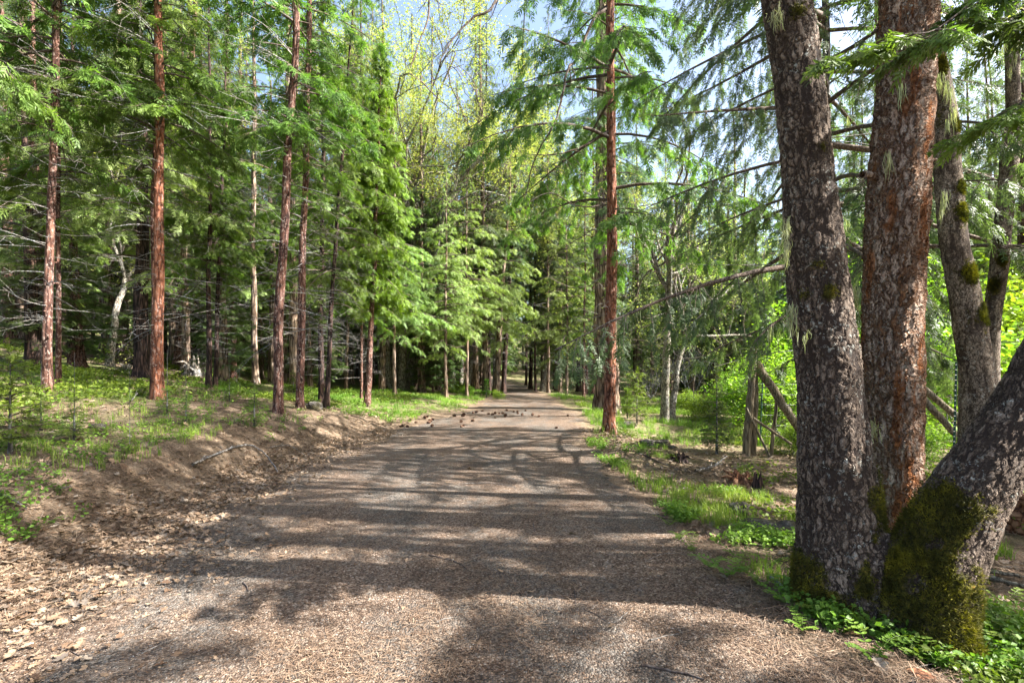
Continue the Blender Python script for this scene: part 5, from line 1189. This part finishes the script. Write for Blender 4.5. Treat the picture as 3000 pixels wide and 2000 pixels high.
pole(p2, 'rail', (2680, 1118), (2815, 1228), 20, d0=7.4); pole(p2, 'rail', (2670, 1130), (2802, 1275), 20, d0=7.2); pole(p2, 'stake', (2692, 1130), (2706, 1300), 12, d0=7.0)
tp = root('metal_post', tuple(W(2795, 1310, 6.9)), 'dark green metal fence post with pale studs in front of the slanting poles', 'post')
pole(tp, 'shaft', (2795, 1320), (2802, 1060), 8, 'green_metal', d0=6.9, side=4, taper=1.0)
sb = Buf()
for k in range(16):
    c = W(2802 - 7 * k / 16 - 1, 1068 + 15 * k, 6.875) - np.array(tp.location); sb.quads(*tubes(np.array([c + [-.008, 0, 0], c + [.008, 0, 0]]), np.array([.006, .006]), 5))
ob('studs', sb.mesh('studs', [M['white']]), tp)['kind'] = 'stuff'
tq = root('metal_post', tuple(W(2226, 1300, FD + 1.5)), 'thin dark green metal post behind the wooden fence posts', 'post')
pole(tq, 'shaft', (2226, 1310), (2236, 1065), 5, 'green_metal', d0=FD + 1.5, side=4, taper=1.0)
wire2 = Buf()
for k in range(6):
    a, b = W(2798, 1130 + 26 * k, 6.9), W(3060, 1120 + 26 * k, 7.1); wire2.quads(*tubes(np.array([a, (a + b) / 2 - [0, 0, .02], b]) - np.array(tp.location), np.full(3, .0022), 4))
ob('wire', wire2.mesh('wire', [M['wire']]), tp)

# bare crooked limbs of the dark red cedar reaching over the top of the view
def limb(tree, pts, d, r, seed, forks=6):
    rg = np.random.default_rng(seed); P = np.array([W(a, b, d - 0.25 * i) for i, (a, b) in enumerate(pts)]); P, R = resample(P, np.linspace(r, r * .25, len(P)), .06)
    mi = tree.matrix_basis.inverted(); P = P + np.cumsum(rg.normal(0, .006, P.shape), 0); bf = Buf(); bf.quads(*tubes(P, R, 7))
    for k in range(forks):
        i = rg.integers(len(P) // 4, len(P) - 1); L = rg.uniform(.5, 1.3); Q = [P[i]]; dd = unit(np.array([rg.normal(0, .7), rg.normal(0, .3), -rg.uniform(.1, 1)]))
        for q in range(9): dd = unit(dd + rg.normal(0, .3, 3) + [0, 0, -.05]); Q.append(Q[-1] + dd * L / 9)
        Q = np.array(Q); bf.quads(*tubes(Q, np.linspace(R[i] * .5, .003, 10), 5))
        for q in range(5):
            e = unit(rg.normal(0, 1, 3)) * rg.uniform(.1, .4); o_ = Q[rg.integers(2, 9)]; bf.quads(*tubes(np.array([o_, o_ + e * .5 + [0, 0, -.02], o_ + e]), np.array([.004, .003, .0015]), 3))
    me = bf.mesh('limb', [M['twig']]); me.transform(mi); ob('limb', me, tree)
dR = RC.location.y
limb(RC, [(1787, 20), (1740, 60), (1690, 170), (1660, 200), (1630, 330), (1570, 440), (1530, 560)], dR, .045, 1)
limb(RC, [(1787, -160), (1640, -160), (1500, -60), (1440, 30), (1380, 60), (1330, 120), (1290, 190)], dR, .05, 2, 9)
limb(RC, [(1787, -260), (1600, -240), (1400, -120), (1270, -30), (1250, 60), (1200, 200)], dR, .05, 3, 9)
limb(RC, [(1787, 385), (1700, 430), (1620, 450), (1540, 450)], dR, .03, 4, 5)
limb(RC, [(1787, 600), (1700, 600), (1620, 560), (1560, 580)], dR, .02, 5, 4)

# near cedar just outside the right edge, one bright bough crossing in front of the big trunks
NC = plant('cedar_tree', 'high_fir', (6.4, 3.7, float(H(6.4, 3.7))), 'cedar outside the right edge whose bright bough crosses the top of the big trunks', 'tree', rz=1.0, r=0.17, scale=0.9, mat='bark_red', seed=91)
def bough(tree, pts, r, seed, nt, size, mat='cedar_leaf', tw=(.25, .6)):
    rg = np.random.default_rng(seed); P, R = resample(np.array([W(*p) for p in pts]), np.linspace(r, r * .25, len(pts)), .04); mi = tree.matrix_basis.inverted()
    bf = Buf(); bf.quads(*tubes(P, R, 8)); T = unit(np.gradient(P, axis=0)); i = rg.integers(int(len(P) * .12), len(P), nt); sg = np.where(rg.random(nt) < .5, -1, 1)[:, None]
    sd_ = unit(np.stack([-T[i, 1], T[i, 0], 0 * T[i, 0]], -1)); d = unit(T[i] * .8 + sd_ * sg * .7 + rg.normal(0, .18, (nt, 3)) + [0, 0, -.15]); L = rg.uniform(tw[0], tw[1], nt)[:, None]
    p0 = P[i]; p1 = p0 + d * L * .5; p2 = p0 + d * L + np.array([0, 0, -.12]) * L; bf.quads(*tubes(np.stack([p0, p1, p2], 1), np.tile([.005, .0035, .0015], (nt, 1)), 4))
    k = 14; c = np.repeat(np.arange(nt), k); q = rg.random(len(c))[:, None]; O = np.where(q < .5, p0[c] + (p1 - p0)[c] * q * 2, p1[c] + (p2 - p1)[c] * (q * 2 - 1)); h = d[c]; hs = unit(np.cross(h, [0, 0, 1.0])); a = rg.normal(0, .6, len(c))[:, None]
    cb = Buf(); sprays(cb, O, h * np.cos(a) + hs * np.sin(a) + [0, 0, -.1], unit(rg.normal(0, .35, (len(c), 3)) + [0, 0, 1.0]), size * rg.uniform(.6, 1.3, len(c)), 'cedar', rg)
    m1 = bf.mesh('bough', [M['twig']]); m2 = cb.mesh('bough_foliage', [M[mat]], smooth=False); m1.transform(mi); m2.transform(mi); b = ob('bough', m1, tree); ob('foliage', m2, b)
bough(NC, [(3250, -20, 3.5), (3000, 55, 3.35), (2850, 62, 3.2), (2720, 110, 3.1), (2580, 148, 3.05), (2410, 182, 3.0)], .014, 5, 34, .12, tw=(.12, .34))
bough(NC, [(3200, -330, 3.5), (2980, -60, 3.2), (2860, 0, 3.1), (2740, 88, 3.0), (2650, 100, 2.95)], .010, 6, 26, .12, tw=(.12, .34))
bough(NC, [(3250, 260, 3.6), (3060, 270, 3.5), (2960, 330, 3.45), (2900, 360, 3.4)], .009, 7, 22, .12, tw=(.12, .34))
